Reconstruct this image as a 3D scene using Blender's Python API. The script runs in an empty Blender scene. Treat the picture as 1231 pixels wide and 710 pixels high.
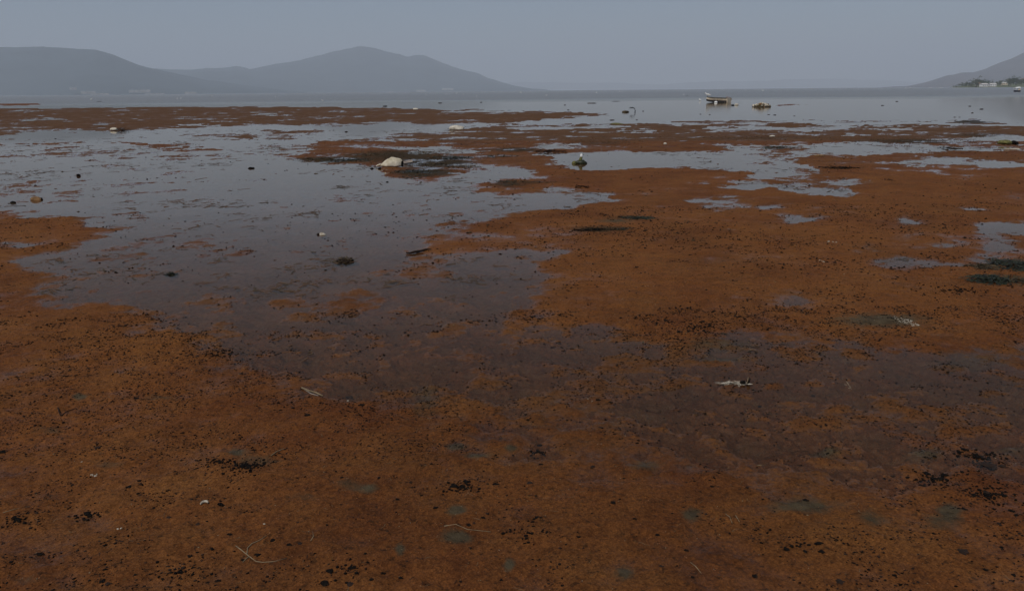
import bpy, bmesh, math, random
import numpy as np
from mathutils import Vector, Matrix

# ------------------------------------------------------------------ camera, sky, sun, exposure
scene = bpy.context.scene
C = scene.collection
random.seed(7)
RNG = np.random.default_rng(11)

PW, PH, F = 1231.0, 710.0, 1000.0          # size of the photograph and focal length, both in its pixels
EYE = 1.65
PITCH = math.atan((355 - 109.2) / F)
ROLL = 0.00914
_f = np.array([0, math.cos(PITCH), -math.sin(PITCH)])
_r0 = np.array([1.0, 0, 0]); _u0 = np.cross(_r0, _f)
_u = _u0 * math.cos(ROLL) + _r0 * math.sin(ROLL)
_r = _r0 * math.cos(ROLL) - _u0 * math.sin(ROLL)

cam_data = bpy.data.cameras.new('camera')
cam_data.sensor_width = 36.0
cam_data.lens = 36.0 * F / PW
cam_data.clip_start = 0.05
cam_data.clip_end = 80000
cam = bpy.data.objects.new('camera', cam_data)
cam.matrix_world = Matrix(((_r[0], _u[0], -_f[0], 0), (_r[1], _u[1], -_f[1], 0), (_r[2], _u[2], -_f[2], EYE), (0, 0, 0, 1)))
C.objects.link(cam)
scene.camera = cam

SUN_EL, SUN_AZ = math.radians(56), math.radians(215)   # azimuth clockwise from +Y
world = bpy.data.worlds.new('World'); scene.world = world; world.use_nodes = True
wn = world.node_tree.nodes; wl = world.node_tree.links
sky = wn.new('ShaderNodeTexSky'); sky.sky_type = 'NISHITA'; sky.sun_disc = False
sky.sun_elevation = SUN_EL; sky.sun_rotation = SUN_AZ
sky.air_density = 1.0; sky.dust_density = 2.5; sky.ozone_density = 1.5; sky.altitude = 1500
bg = wn['Background']; bg.inputs['Strength'].default_value = 0.06
wl.new(sky.outputs[0], bg.inputs['Color'])

sd = bpy.data.lights.new('sun', 'SUN'); sd.energy = 2.6; sd.angle = math.radians(0.6); sd.color = (1.0, 0.95, 0.88)
sun = bpy.data.objects.new('sun', sd); C.objects.link(sun)
sdir = Vector((math.cos(SUN_EL) * math.sin(SUN_AZ), math.cos(SUN_EL) * math.cos(SUN_AZ), math.sin(SUN_EL)))
sun.rotation_euler = sdir.to_track_quat('Z', 'Y').to_euler()
scene.view_settings.view_transform = 'Standard'
scene.view_settings.look = 'None'
scene.view_settings.exposure = 0.0
scene.view_settings.gamma = 1.0
scene.cycles.use_denoising = True
scene.cycles.max_bounces = 8
scene.cycles.transparent_max_bounces = 12
scene.cycles.volume_bounces = 3

HAZE_DENSITY = 1.2e-4
HAZE_COLOR = (0.81, 0.895, 1.0)

# ------------------------------------------------------------------ pixel <-> ground
def ray(px, py):
    return _f + _r * ((px - PW / 2) / F) - _u * ((py - PH / 2) / F)
def at(px, py, z=0.0):
    d = ray(px, py); t = (EYE - z) / -d[2]
    return np.array([d[0] * t, d[1] * t, z])
def mpp(px, py):                                        # metres per photo pixel at that ground point
    p = at(px, py); return float(np.dot(p - np.array([0, 0, EYE]), _f)) / F
def to_px(x, y):
    X = np.asarray(x, float); Y = np.asarray(y, float); Z = -EYE
    d = Y * _f[1] + Z * _f[2]
    a = X * _r[0] + Y * _r[1] + Z * _r[2]
    b = X * _u[0] + Y * _u[1] + Z * _u[2]
    d = np.where(d < 0.3, 0.3, d)
    return PW / 2 + F * a / d, PH / 2 - F * b / d

# ------------------------------------------------------------------ noise
_tab = RNG.random((512, 512)).astype(np.float32) * 2 - 1
def vnoise(x, y):
    xi = np.floor(x).astype(np.int64); yi = np.floor(y).astype(np.int64)
    fx = (x - xi); fy = (y - yi)
    fx = fx * fx * (3 - 2 * fx); fy = fy * fy * (3 - 2 * fy)
    x0 = xi & 511; x1 = (xi + 1) & 511; y0 = yi & 511; y1 = (yi + 1) & 511
    a = _tab[y0, x0] * (1 - fx) + _tab[y0, x1] * fx
    b = _tab[y1, x0] * (1 - fx) + _tab[y1, x1] * fx
    return a * (1 - fy) + b * fy
def fbm(x, y, lam, octaves, pers=0.55, seed=0, cut=None):
    s = np.zeros(np.broadcast(x, y).shape); amp = 1.0; tot = 0.0
    for i in range(octaves):
        a = 0.6 + i * 1.3 + seed
        xr = (x * math.cos(a) - y * math.sin(a)) / lam + 37.7 * (i + seed)
        yr = (x * math.sin(a) + y * math.cos(a)) / lam + 91.3 * (i + seed)
        n = vnoise(xr, yr) * amp
        if cut is not None:
            n = n * np.clip(lam / cut, 0.0, 1.0)
        s += n; tot += amp; amp *= pers; lam *= 0.5
    return s / tot * 1.6

# ------------------------------------------------------------------ survey of the shore: where mud stands and where water lies
OY = 100
RW, RH = 1231, 660
def inside(poly):
    P = np.array(poly, float)
    y0 = max(int(P[:, 1].min()) - OY - 1, 0); y1 = min(int(P[:, 1].max()) - OY + 2, RH)
    x0 = max(int(P[:, 0].min()) - 1, 0); x1 = min(int(P[:, 0].max()) + 2, RW)
    yy, xx = np.mgrid[y0:y1, x0:x1]; yy = yy + OY + 0.5; xx = xx + 0.5
    m = np.zeros(xx.shape, bool); n = len(P); j = n - 1
    for i in range(n):
        xi, yi = P[i]; xj, yj = P[j]
        if yi != yj:
            m ^= ((yi > yy) != (yj > yy)) & (xx < (xj - xi) * (yy - yi) / (yj - yi) + xi)
        j = i
    return (slice(y0, y1), slice(x0, x1)), m
def fill(R, poly, v):
    s, m = inside(poly); R[s][m] = v
def blot(R, cx, cy, rx, ry, v, p=1.0):
    y0 = max(int(cy - 3 * ry) - OY, 0); y1 = min(int(cy + 3 * ry) - OY + 1, RH)
    x0 = max(int(cx - 3 * rx), 0); x1 = min(int(cx + 3 * rx) + 1, RW)
    if y1 <= y0 or x1 <= x0: return
    yy, xx = np.mgrid[y0:y1, x0:x1]
    g = np.exp(-(((xx - cx) / rx) ** 2 + ((yy + OY - cy) / ry) ** 2) ** p)
    R[y0:y1, x0:x1] = R[y0:y1, x0:x1] * (1 - g) + v * g
def blur(R, sx, sy):
    for ax, s in ((1, sx), (0, sy)):
        r = max(int(3 * s), 1); k = np.exp(-0.5 * (np.arange(-r, r + 1) / s) ** 2); k /= k.sum()
        P = np.pad(R, [(r, r) if a == ax else (0, 0) for a in (0, 1)], mode='edge')
        out = np.zeros_like(R)
        for i, w in enumerate(k):
            out += w * (P[i:i + R.shape[0], :] if ax == 0 else P[:, i:i + R.shape[1]])
        R = out
    return R

LV = np.full((RH, RW), 0.95)
W, S, M = -1.0, -0.25, 0.95            # water, sparse islets, mud
# open lake
lake = [(0, 90), (1231, 90), (1231, 152.5), (1130, 150.5), (1060, 149.5), (1010, 149), (960, 147), (915, 145.5), (850, 145), (818, 146.5), (775, 148.5), (745, 149),
        (706, 150), (690, 149), (640, 146), (640, 143.5), (700, 141), (732, 137.5), (690, 134.5), (600, 131.8), (500, 130.5), (450, 128.8), (300, 127.8), (200, 127.8), (120, 129), (0, 130.5)]
fill(LV, lake, W)
LK = np.zeros((RH, RW)); fill(LK, lake, 1.0)
fill(LV, [(0, 124.5), (40, 124.5), (68, 125.3), (40, 126.8), (0, 127.2)], M)
# strips of water in the far mud
for p in ([(605, 147.5), (640, 146.3), (700, 146.3), (668, 149.8), (618, 149.8)],
          [(620, 154), (665, 152.5), (752, 152), (748, 154.2), (690, 155.6), (630, 155.6)],
          [(676, 157.5), (730, 156.6), (800, 157.6), (780, 159.3), (690, 159.6)],
          [(783, 149.4), (835, 149), (838, 151), (790, 151)],
          [(838, 153.6), (880, 152.4), (960, 152.4), (1010, 151), (1056, 150.2), (1060, 151.6), (1000, 155), (960, 157), (850, 156.6)],
          [(960, 148), (1060, 147.6), (1130, 149.5), (1060, 150.3), (970, 150.2)],
          [(1015, 161.5), (1032, 161.5), (1032, 163.4), (1015, 163.4)],
          [(1068, 155), (1092, 153.6), (1094, 157), (1070, 157)],
          [(530, 133.2), (600, 132.8), (640, 133.8), (600, 135), (540, 134.8)],
          [(300, 136), (345, 135.6), (345, 137.5), (300, 137.6)],
          [(20, 134), (40, 133.6), (42, 135), (20, 135.4)], [(25, 143.5), (75, 142.7), (76, 144.4), (28, 144.9)],
          [(215, 149.6), (260, 149), (262, 151), (216, 151.4)],
          [(480, 180.4), (510, 178), (560, 177.6), (572, 181), (560, 184.6), (500, 185)],
          [(640, 175), (655, 173.4), (685, 174.2), (686, 177), (650, 178)],
          [(1165, 167), (1185, 164.8), (1231, 164.4), (1231, 173), (1200, 172), (1175, 169)],
          [(1165, 177.6), (1200, 177.2), (1225, 178.2), (1225, 180.6), (1170, 180)],
          [(160, 112), (161, 112), (161, 113)]):
    fill(LV, p, W)
# thin mud lines in the lake edge
for p in ([(958, 145.6), (1000, 144.6), (1125, 144.9), (1128, 146.2), (1000, 146.7)],
          [(900, 148), (935, 146.4), (964, 149), (940, 151.4), (900, 152)],
          [(1135, 147.5), (1172, 142.6), (1205, 146.8), (1204, 148.6), (1160, 149.4)],
          [(925, 125.2), (972, 125.6), (971, 127.2), (925, 128.4)], [(893, 129.2), (925, 128.8), (930, 130), (900, 130.8)],
          [(1215, 146), (1231, 145.6), (1231, 147), (1216, 147)]):
    fill(LV, p, 0.5)
# the big pools
fill(LV, [(0, 163), (50, 158.5), (130, 158.5), (200, 156.5), (300, 150.5), (345, 151), (420, 150.5), (470, 148.5), (560, 149.5), (604, 148), (604, 150.2),
          (570, 152.6), (520, 158.5), (440, 165.5), (400, 170), (366, 176.5), (386, 179), (365, 183.5), (338, 190), (378, 194.5), (420, 196), (452, 199), (458, 207), (466, 214), (484, 217.5), (512, 218),
          (540, 209.5), (572, 204), (600, 200.5), (640, 201.5), (652, 205.5), (632, 214), (610, 214.8), (570, 217.5), (546, 222.5), (572, 229.5), (608, 233.5), (640, 226), (684, 226),
          (730, 232.5), (738, 241), (700, 247), (660, 252), (620, 257), (590, 256), (560, 262), (520, 272), (470, 280), (440, 290), (480, 292), (510, 288),
          (500, 296), (440, 306), (480, 318), (540, 310), (560, 298), (600, 294), (655, 296), (695, 302), (640, 315), (668, 329), (612, 345), (654, 362), (590, 380), (540, 400), (520, 430),
          (420, 440), (320, 446), (288, 430), (250, 420), (250, 395), (200, 385), (160, 371), (105, 356), (54, 342), (38, 320), (62, 300), (140, 282),
          (110, 274), (68, 264), (35, 262), (0, 254)], W)
LV[28:95] = np.where((LV[28:95] > .9), 0.84, LV[28:95])
LV[40:] = np.where(LV[40:] < -0.8, -0.8, LV[40:])
LV[85:] = np.where(LV[85:] < -0.6, -0.66, LV[85:])
LV[170:] = np.where(LV[170:] < -0.5, -0.6, LV[170:])
# islands and speckled parts inside the pool
for p, v in (([(315, 163), (330, 158), (385, 157.5), (386, 161), (345, 166.5), (312, 167)], 0.7),
             ([(205, 164), (225, 160), (300, 161), (310, 164), (290, 167), (230, 164)], 0.7),
             ([(40, 174), (58, 171.4), (95, 172), (92, 174), (50, 175.6)], .8), ([(52, 180), (80, 177.4), (95, 177.6), (80, 180.4), (55, 181)], .5),
             ([(128, 172.4), (170, 172.4), (238, 171.6), (232, 174.6), (196, 176.6), (176, 179), (172, 176)], .8),
             ([(196, 181), (218, 178), (264, 178.6), (262, 180.4), (205, 183)], .8),
             ([(0, 173), (14, 173.4), (10, 175), (0, 175)], .7), ([(16, 216.5), (40, 215.6), (40, 218.6), (18, 219.6)], .4),
             ([(60, 221.6), (85, 219.4), (85, 221.6), (64, 223.4)], .6), ([(0, 229.6), (22, 228.4), (24, 231.4), (0, 232)], .7),
             ([(0, 246), (20, 243), (30, 247), (0, 252)], .35),
             ([(500, 233.6), (515, 233), (516, 236), (500, 236.6)], .5),
             ([(420, 170), (470, 167.5), (510, 168), (508, 172.5), (460, 173.4), (424, 173)], .1)):
    fill(LV, p, v)
fill(LV, [(100, 290), (240, 280), (420, 278), (420, 300), (240, 320), (140, 330), (70, 345), (100, 312)], -0.42)
fill(LV, [(420, 262), (560, 250), (600, 256), (560, 272), (480, 290), (430, 285)], -0.12)
fill(LV, [(430, 300), (540, 296), (560, 320), (480, 330), (430, 322)], -0.1)
fill(LV, [(400, 262), (470, 258), (475, 276), (410, 274)], -0.45)
fill(LV, [(30, 205), (230, 200), (220, 260), (60, 262), (20, 240)], -0.62)
fill(LV, [(230, 225), (350, 222), (330, 262), (240, 268)], -0.6)
fill(LV, [(300, 173), (345, 170), (370, 176), (380, 180), (330, 187), (290, 184)], -0.5)
fill(LV, [(440, 280), (500, 276), (500, 296), (445, 300)], 0.0)
# wet shallow ground south of the pools
fill(LV, [(280, 425), (420, 400), (540, 398), (650, 378), (745, 384), (820, 400), (870, 392), (980, 400), (1090, 425), (1160, 418), (1231, 404), (1231, 500),
          (1080, 505), (880, 500), (760, 520), (640, 500), (520, 500), (420, 500), (330, 475)], -0.28)
fill(LV, [(180, 372), (300, 350), (420, 340), (560, 350), (600, 372), (540, 400), (420, 420), (300, 430), (250, 415)], -0.32)
fill(LV, [(620, 500), (1231, 498), (1231, 560), (980, 575), (700, 560), (520, 540)], 0.05)
# right-hand pools
fill(LV, [(640, 184.5), (665, 185.2), (710, 183.2), (760, 181.4), (868, 183.4), (874, 179), (868, 176.5), (910, 174), (950, 174), (985, 170.6), (1050, 169.8), (1110, 172.8), (1180, 177.5), (1194, 181), (1150, 183),
          (1110, 184), (1060, 186), (1040, 189.5), (990, 187.4), (958, 186.5), (953, 191), (974, 200), (986, 207), (1022, 211), (1060, 218), (1022, 226), (1040, 233), (1000, 236),
          (960, 228), (922, 222), (912, 228), (880, 231), (862, 227), (880, 218), (902, 213), (895, 206.4), (860, 206), (840, 202.6), (800, 204.4), (760, 205.4), (692, 206),
          (680, 199), (662, 193), (645, 188)], W)
fill(LV, [(905, 177), (950, 175), (965, 182), (953, 191), (930, 200), (900, 196)], -0.45)
fill(LV, [(940, 200), (1020, 211), (1055, 218), (1020, 228), (950, 222), (900, 214)], -0.3)
fill(LV, [(1180, 178), (1130, 178), (1140, 182), (1200, 182)], -0.3)
fill(LV, [(1094, 195), (1135, 189.4), (1180, 189), (1231, 194), (1231, 204), (1180, 202.4), (1142, 200.4), (1120, 203.4), (1102, 200)], -0.7)
for p in ([(805, 241), (830, 239.5), (870, 238), (905, 240), (880, 248), (840, 250)], [(900, 245), (940, 243), (944, 246), (910, 249.6)],
          [(822, 218.6), (846, 217.8), (848, 220.4), (826, 220.6)], [(748, 244), (768, 241), (772, 245), (752, 246)]):
    fill(LV, p, -0.5)
for (cx, cy, rx, ry) in ((970, 256, 16, 2), (1169, 254, 9, 1.6), (1082, 268, 9, 2), (880, 275, 12, 1.6), (1083, 286, 7, 1.4), (1212, 277, 34, 6.5),
                         (1042, 298, 15, 2.4), (1112, 292.6, 12, 2), (1176, 298, 18, 4.6), (1070, 312, 26, 3.2), (1118, 315.4, 20, 2.6), (947, 352.5, 19, 3.6), (817, 330, 9, 2),
                         (948, 257, 10, 1.6), (1025, 395, 18, 2), (868, 431, 24, 3), (95, 478, 8, 3), (285, 542, 11, 3), (440, 590, 13, 4), (548, 537, 12, 4), (570, 548, 14, 5), (614, 540, 7, 2.6),
                         (548, 617, 11, 6), (30, 292, 14, 2), (80, 358, 22, 3.6), (150, 386, 16, 2.4), (390, 525, 8, 3), (775, 558, 18, 7), (992, 545, 16, 6),
                         (955, 610, 40, 9), (830, 618, 12, 9), (1110, 545, 16, 6), (1140, 620, 13, 12), (480, 662, 5, 8), (612, 678, 5, 9), (750, 690, 10, 8)):
    blot(LV, cx, cy, rx * (1 if cy > 400 else 1.25), ry * (1 if cy > 400 else 1.5), -0.35 if cy > 400 else -1.5, 1.6)
LVa = blur(LV, 2.2, 0.55); LVb = blur(LV, 6.0, 2.2); LVc = blur(LV, 15.0, 6.5)
rows_ = np.arange(RH)[:, None] + OY
wa = np.clip((rows_ - 180) / 60.0, 0, 1); wb = np.clip((rows_ - 270) / 70.0, 0, 1)
LV = (LVa * (1 - wa) + LVb * wa) * (1 - wb) + LVc * wb
wc = np.clip((rows_ - 380) / 90.0, 0, 1)
LV = LV * (1 - wc) + blur(LVc, 26, 17) * wc
LKb = blur(LK, 8, 2.0)

# kinds of surface: olive-black weed, bare grey silt, dense black crumbs
DK = np.zeros((RH, RW))
for (cx, cy, rx, ry, v) in ((400, 192, 55, 4.5, .9), (480, 186, 70, 7, .8), (520, 196, 60, 7, 1), (510, 208, 45, 5, 1), (620, 180, 40, 3.5, .8), (560, 172, 70, 3.5, .45), (720, 172, 60, 5, .55), (900, 166, 130, 3, .5),
                            (1100, 170, 90, 3.4, .8), (1170, 146, 36, 2.6, 1), (1180, 162, 60, 4, .6), (1150, 179, 60, 3.5, .8), (640, 219, 40, 3, .6), (610, 222, 30, 5, .7), (1010, 202, 60, 4, .45),
                            (760, 262, 36, 3.4, .8), (720, 276, 48, 5, .8), (1195, 324, 46, 14, .75), (297, 565, 34, 10, .6), (555, 586, 28, 7, .8), (645, 545, 20, 5, .7), (1175, 548, 42, 10, .95), (1120, 575, 50, 10, .5),
                            (1190, 590, 40, 14, .5), (700, 455, 40, 4, .3), (420, 385, 60, 10, .5), (280, 420, 50, 9, .5), (700, 165, 100, 2, .4), (690, 202, 50, 2.4, .4), (390, 150, 80, 2, .4), (210, 172, 40, 2, .4)):
    blot(DK, cx, cy, rx, ry, v * (.55 if cx == 1195 else 1))
GR = np.zeros((RH, RW))
for (cx, cy, rx, ry, v) in ((550, 647, 19, 10, .9), (549, 617, 12, 6, 1), (95, 478, 9, 4, .9), (283, 544, 14, 5, .8), (310, 556, 30, 10, .5), (440, 590, 14, 6, .8), (548, 537, 14, 5, .9), (573, 549, 18, 6, .7), (614, 540, 9, 4, .8),
                            (775, 560, 22, 9, .6), (965, 610, 50, 11, .7), (830, 620, 14, 10, .7), (1140, 618, 15, 12, 1), (1130, 630, 34, 12, .5), (1050, 626, 22, 10, .6), (480, 662, 6, 9, .8), (612, 680, 7, 10, .8),
                            (750, 690, 12, 9, .8), (992, 545, 20, 8, .7), (1112, 545, 26, 8, .7), (1060, 386, 60, 9, .8), (830, 560, 10, 4, .4), (868, 431, 30, 5, .8), (510, 480, 22, 26, .5), (420, 585, 20, 8, .5),
                            (1215, 540, 22, 10, .6), (130, 560, 24, 7, .4), (190, 480, 24, 5, .4), (60, 520, 26, 6, .4), (360, 600, 30, 8, .35), (740, 266, 26, 3, .6), (870, 415, 60, 12, .5), (1160, 435, 60, 14, .5), (30, 700, 30, 8, .3)):
    blot(GR, cx, cy, rx, ry, v)
# orange, drier mats
GR[27:70] = np.maximum(GR[27:70], 0.40)
GR[70:100] = np.maximum(GR[70:100], 0.25)
OR = np.zeros((RH, RW))
for (cx, cy, rx, ry, v) in ((40, 300, 90, 40, 1), (160, 420, 160, 45, .9), (900, 290, 320, 80, .9), (760, 330, 160, 60, .8), (520, 290, 60, 22, .9), (1100, 360, 170, 40, .7), (60, 560, 160, 90, .35),
                            (940, 640, 240, 60, .45), (1100, 230, 200, 30, .8), (640, 400, 60, 14, .7), (620, 460, 80, 12, .5), (1090, 440, 50, 14, .7)):
    blot(OR, cx, cy, rx, ry, v)

DM = np.zeros((RH, RW))  # wet near ground, with lens vignetting painted in as a darker tone
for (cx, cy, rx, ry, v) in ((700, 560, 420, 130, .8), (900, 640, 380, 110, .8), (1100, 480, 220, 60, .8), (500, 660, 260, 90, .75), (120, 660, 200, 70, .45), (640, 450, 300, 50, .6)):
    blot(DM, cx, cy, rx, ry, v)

def sample(R, px, py):
    # beyond the surveyed strip the shore simply goes on in the same manner (mirrored survey)
    u = np.abs(px - 0.5); u = np.mod(u, 2 * (RW - 2)); u = np.where(u > RW - 2, 2 * (RW - 2) - u, u)
    v = py - OY - 0.5; v = np.where(v > RH - 2, 2 * (RH - 2) - v, v)
    u = np.clip(u, 0, RW - 1.001); v = np.clip(v, 0, RH - 1.001)
    ui = u.astype(int); vi = v.astype(int); fu = u - ui; fv = v - vi
    return (R[vi, ui] * (1 - fu) + R[vi, ui + 1] * fu) * (1 - fv) + (R[vi + 1, ui] * (1 - fu) + R[vi + 1, ui + 1] * fu) * fv

def ground(x, y, full=True):
    """height of the mud above the lake level (m) and the surface kinds, at world positions"""
    x = np.asarray(x, float); y = np.asarray(y, float)
    px, py = to_px(x, y)
    lk = sample(LKb, px, py) * (y > 25)
    d = np.maximum(y, 1.5)
    c0 = d * d / (F * EYE) * 0.16
    wx = fbm(x, y, 2.6, 8, 0.7, 31, c0) * (26 + 0 * d) + fbm(x, y, 0.5, 5, 0.7, 33, c0) * 16
    wy = fbm(x, y, 2.2, 8, 0.7, 37, c0)
    hp = np.clip(py - 109, 3, 600)
    lv = sample(LV, px + wx, py + wy * np.minimum(hp * 0.075, 26))
    lv = np.where(y < 2.0, 0.9, lv)
    cut = d * d / (F * EYE) * 0.9                      # row spacing of the mesh there
    soft = np.clip((9.0 - d) / 5.0, 0, 1)
    n = fbm(x, y, 1.9, 8, 0.66, 0, cut * 0.18)
    n2 = fbm(x, y, 0.5, 5, 0.72, 5, cut * 0.18)
    n3 = fbm(x, y, 9.0, 3, 0.5, 14) * np.clip((d - 8) / 12, 0, 1)
    mid = (1 - 0.45 * np.abs(lv)) * np.where(lk > .5, 0.35, 1)
    wn = np.clip((d - 4.5) / 5, 0, 1)
    n4 = fbm(x, y, 0.14, 4, 0.65, 51, c0) * (1 - wn)
    e = lv + (n * (0.7 + 0.8 * wn) + n4 * 1.3 + n2 * (1.15 + 0.9 * (lv < 0) * np.clip((d - 5) / 4, 0, 1)) + n3 * 0.5) * mid
    z = np.where(e > 0, e * (0.010 + 0.006 * np.clip(d / 25, 0, 1)), e * 0.024)
    z = z + fbm(x, y, 0.045, 3, 0.6, 9, cut) * 0.0030 * (1 - 0.5 * (e < 0)) + fbm(x, y, 0.22, 3, 0.5, 17) * 0.005 * np.clip(e, 0, 1)
    z = z - lk * 0.35 * np.clip(-e * 1.6 + .15, 0, 1)
    z = np.where(y > 320, -0.6 - 0 * y, z)
    if not full:
        return z
    return z, e, lv, sample(DK, px, py), sample(GR, px, py), sample(OR, px, py)

# ------------------------------------------------------------------ helpers
def put(o, label=None, cat=None, group=None, kind=None, parent=None, loc=None):
    if o.name not in C.objects: C.objects.link(o)
    if label: o['label'] = label
    if cat: o['category'] = cat
    if group: o['group'] = group
    if kind: o['kind'] = kind
    if parent is not None: o.parent = parent
    if loc is not None: o.location = loc
    return o
def mesh_np(name, V, Q, smooth=False, mats=None, midx=None):
    me = bpy.data.meshes.new(name)
    V = np.asarray(V, np.float32); Q = np.asarray(Q, np.int32)
    k = Q.shape[1]
    me.vertices.add(len(V)); me.vertices.foreach_set('co', V.ravel())
    me.loops.add(Q.size); me.loops.foreach_set('vertex_index', Q.ravel())
    me.polygons.add(len(Q)); me.polygons.foreach_set('loop_start', np.arange(0, Q.size, k, dtype=np.int32))
    me.polygons.foreach_set('loop_total', np.full(len(Q), k, np.int32))
    if smooth: me.polygons.foreach_set('use_smooth', np.ones(len(Q), bool))
    for m in (mats or []): me.materials.append(m)
    if midx is not None: me.polygons.foreach_set('material_index', np.asarray(midx, np.int32))
    me.update(calc_edges=True); me.validate()
    return me
def mesh(name, verts, faces, mat, smooth=True):
    me = bpy.data.meshes.new(name)
    me.from_pydata([tuple(map(float, v)) for v in verts], [], faces)
    me.materials.append(mat)
    if smooth: me.polygons.foreach_set('use_smooth', [True] * len(me.polygons))
    me.update(); return me
def obj(name, me): return bpy.data.objects.new(name, me)
class G:
    """collects verts and faces"""
    def __init__(s): s.v = []; s.f = []
    def add(s, v, f):
        o = len(s.v); s.v += [tuple(map(float, a)) for a in v]; s.f += [tuple(i + o for i in q) for q in f]; return s
    def box(s, c, d, rz=0, taper=1.0):
        vs = []
        for sz in (-1, 1):
            t = 1 if sz < 0 else taper
            for sx, sy in ((-1, -1), (1, -1), (1, 1), (-1, 1)):
                x, y = sx * d[0] / 2 * t, sy * d[1] / 2 * t
                vs.append((c[0] + x * math.cos(rz) - y * math.sin(rz), c[1] + x * math.sin(rz) + y * math.cos(rz), c[2] + sz * d[2] / 2))
        return s.add(vs, [(3, 2, 1, 0), (4, 5, 6, 7), (0, 1, 5, 4), (1, 2, 6, 5), (2, 3, 7, 6), (3, 0, 4, 7)])
    def loft(s, pts, rad, n=8, squash=1.0):
        pts = [np.array(p, float) for p in pts]; vs = []; fs = []
        for i, p in enumerate(pts):
            t = pts[min(i + 1, len(pts) - 1)] - pts[max(i - 1, 0)]; t /= (np.linalg.norm(t) + 1e-9)
            a = np.array([0, 0, 1.0]) if abs(t[2]) < 0.85 else np.array([0, 1.0, 0])
            b = np.cross(t, a); b /= np.linalg.norm(b); c = np.cross(b, t)
            r = rad[i]
            for k in range(n):
                th = 2 * math.pi * k / n
                vs.append(p + b * math.cos(th) * r + c * math.sin(th) * r * squash)
        for i in range(len(pts) - 1):
            for k in range(n):
                fs.append((i * n + k, i * n + (k + 1) % n, (i + 1) * n + (k + 1) % n, (i + 1) * n + k))
        fs.append(tuple(range(n))[::-1]); fs.append(tuple((len(pts) - 1) * n + k for k in range(n)))
        return s.add(vs, fs)
    def mesh(s, name, mat, smooth=True): return mesh(name, s.v, s.f, mat, smooth)

_ico = {}
def ico(sub):
    if sub not in _ico:
        bm = bmesh.new(); bmesh.ops.create_icosphere(bm, subdivisions=sub, radius=1)
        _ico[sub] = (np.array([v.co[:] for v in bm.verts]), [tuple(v.index for v in f.verts) for f in bm.faces]); bm.free()
    return _ico[sub]
def rock(g, c, d, sub=2, rough=0.25, seed=0, rz=0.0, flat=0.35, facet=0.0):
    """lump with an uneven surface; c is the base centre, d the size"""
    V, Fc = ico(sub); V = V.copy(); rs = np.random.default_rng(seed)
    k = rs.normal(size=(7, 3)) * 1.7; ph = rs.random(7) * 6.28
    n = sum(np.sin(V @ k[i] * (1 + i * 0.35) + ph[i]) / (1 + i * 0.4) for i in range(7)) / 3.2
    if facet:
        for i in range(int(facet)):
            a = rs.normal(size=3); a /= np.linalg.norm(a); h = 0.62 + 0.2 * rs.random()
            dd = V @ a; V = V - np.outer(np.clip(dd - h, 0, 9), a)
    V = V * (1 + rough * n[:, None])
    V[:, 2] = np.where(V[:, 2] < -flat, -flat - (V[:, 2] + flat) * -0.15, V[:, 2])
    z0 = V[:, 2].min(); hh = V[:, 2].max() - z0
    V = np.stack([V[:, 0] * d[0] / 2, V[:, 1] * d[1] / 2, (V[:, 2] - z0) / hh * d[2]], 1)
    x = V[:, 0] * math.cos(rz) - V[:, 1] * math.sin(rz); y = V[:, 0] * math.sin(rz) + V[:, 1] * math.cos(rz)
    return g.add(np.stack([x + c[0], y + c[1], V[:, 2] + c[2]], 1), Fc)
def strands(n, rx, ry, h, L, w, seed=0, segs=4, wander=0.5, align=None):
    """n thin ribbons lying in a heap: returns verts, quads"""
    rs = np.random.default_rng(seed)
    a = rs.random(n) * 6.283; q = rs.random(n) ** 0.6
    p = np.stack([np.cos(a) * q * rx, np.sin(a) * q * ry, np.zeros(n)], 1)
    if align is None: th = rs.random(n) * 6.283
    else: th = align + rs.normal(size=n) * 0.45 + (rs.random(n) > .5) * math.pi
    top = h * (1 - q ** 2) * rs.random(n)
    Ls = L * (0.4 + rs.random(n)); ws = w * (0.5 + rs.random(n))
    V = np.zeros((n, segs + 1, 2, 3))
    cur = p.copy(); cur[:, 2] = top
    for s in range(segs + 1):
        perp = np.stack([-np.sin(th), np.cos(th), rs.normal(size=n) * 0.4], 1)
        ww = ws * (1.0 if s < segs else 0.3)
        zz = np.maximum(cur[:, 2], 0.0)
        c = cur.copy(); c[:, 2] = zz + ws * 0.3
        V[:, s, 0] = c - perp * ww[:, None] / 2; V[:, s, 1] = c + perp * ww[:, None] / 2
        th = th + rs.normal(size=n) * wander
        st = (Ls / segs)[:, None]
        cur = cur + np.stack([np.cos(th), np.sin(th), rs.normal(size=n) * 0.18 - 0.10], 1) * st
    V = V.reshape(-1, 3)
    i = np.arange(n)[:, None] * (segs + 1) * 2 + np.arange(segs)[None, :] * 2
    i = i.ravel(); Q = np.stack([i, i + 2, i + 3, i + 1], 1)
    return V, Q

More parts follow.
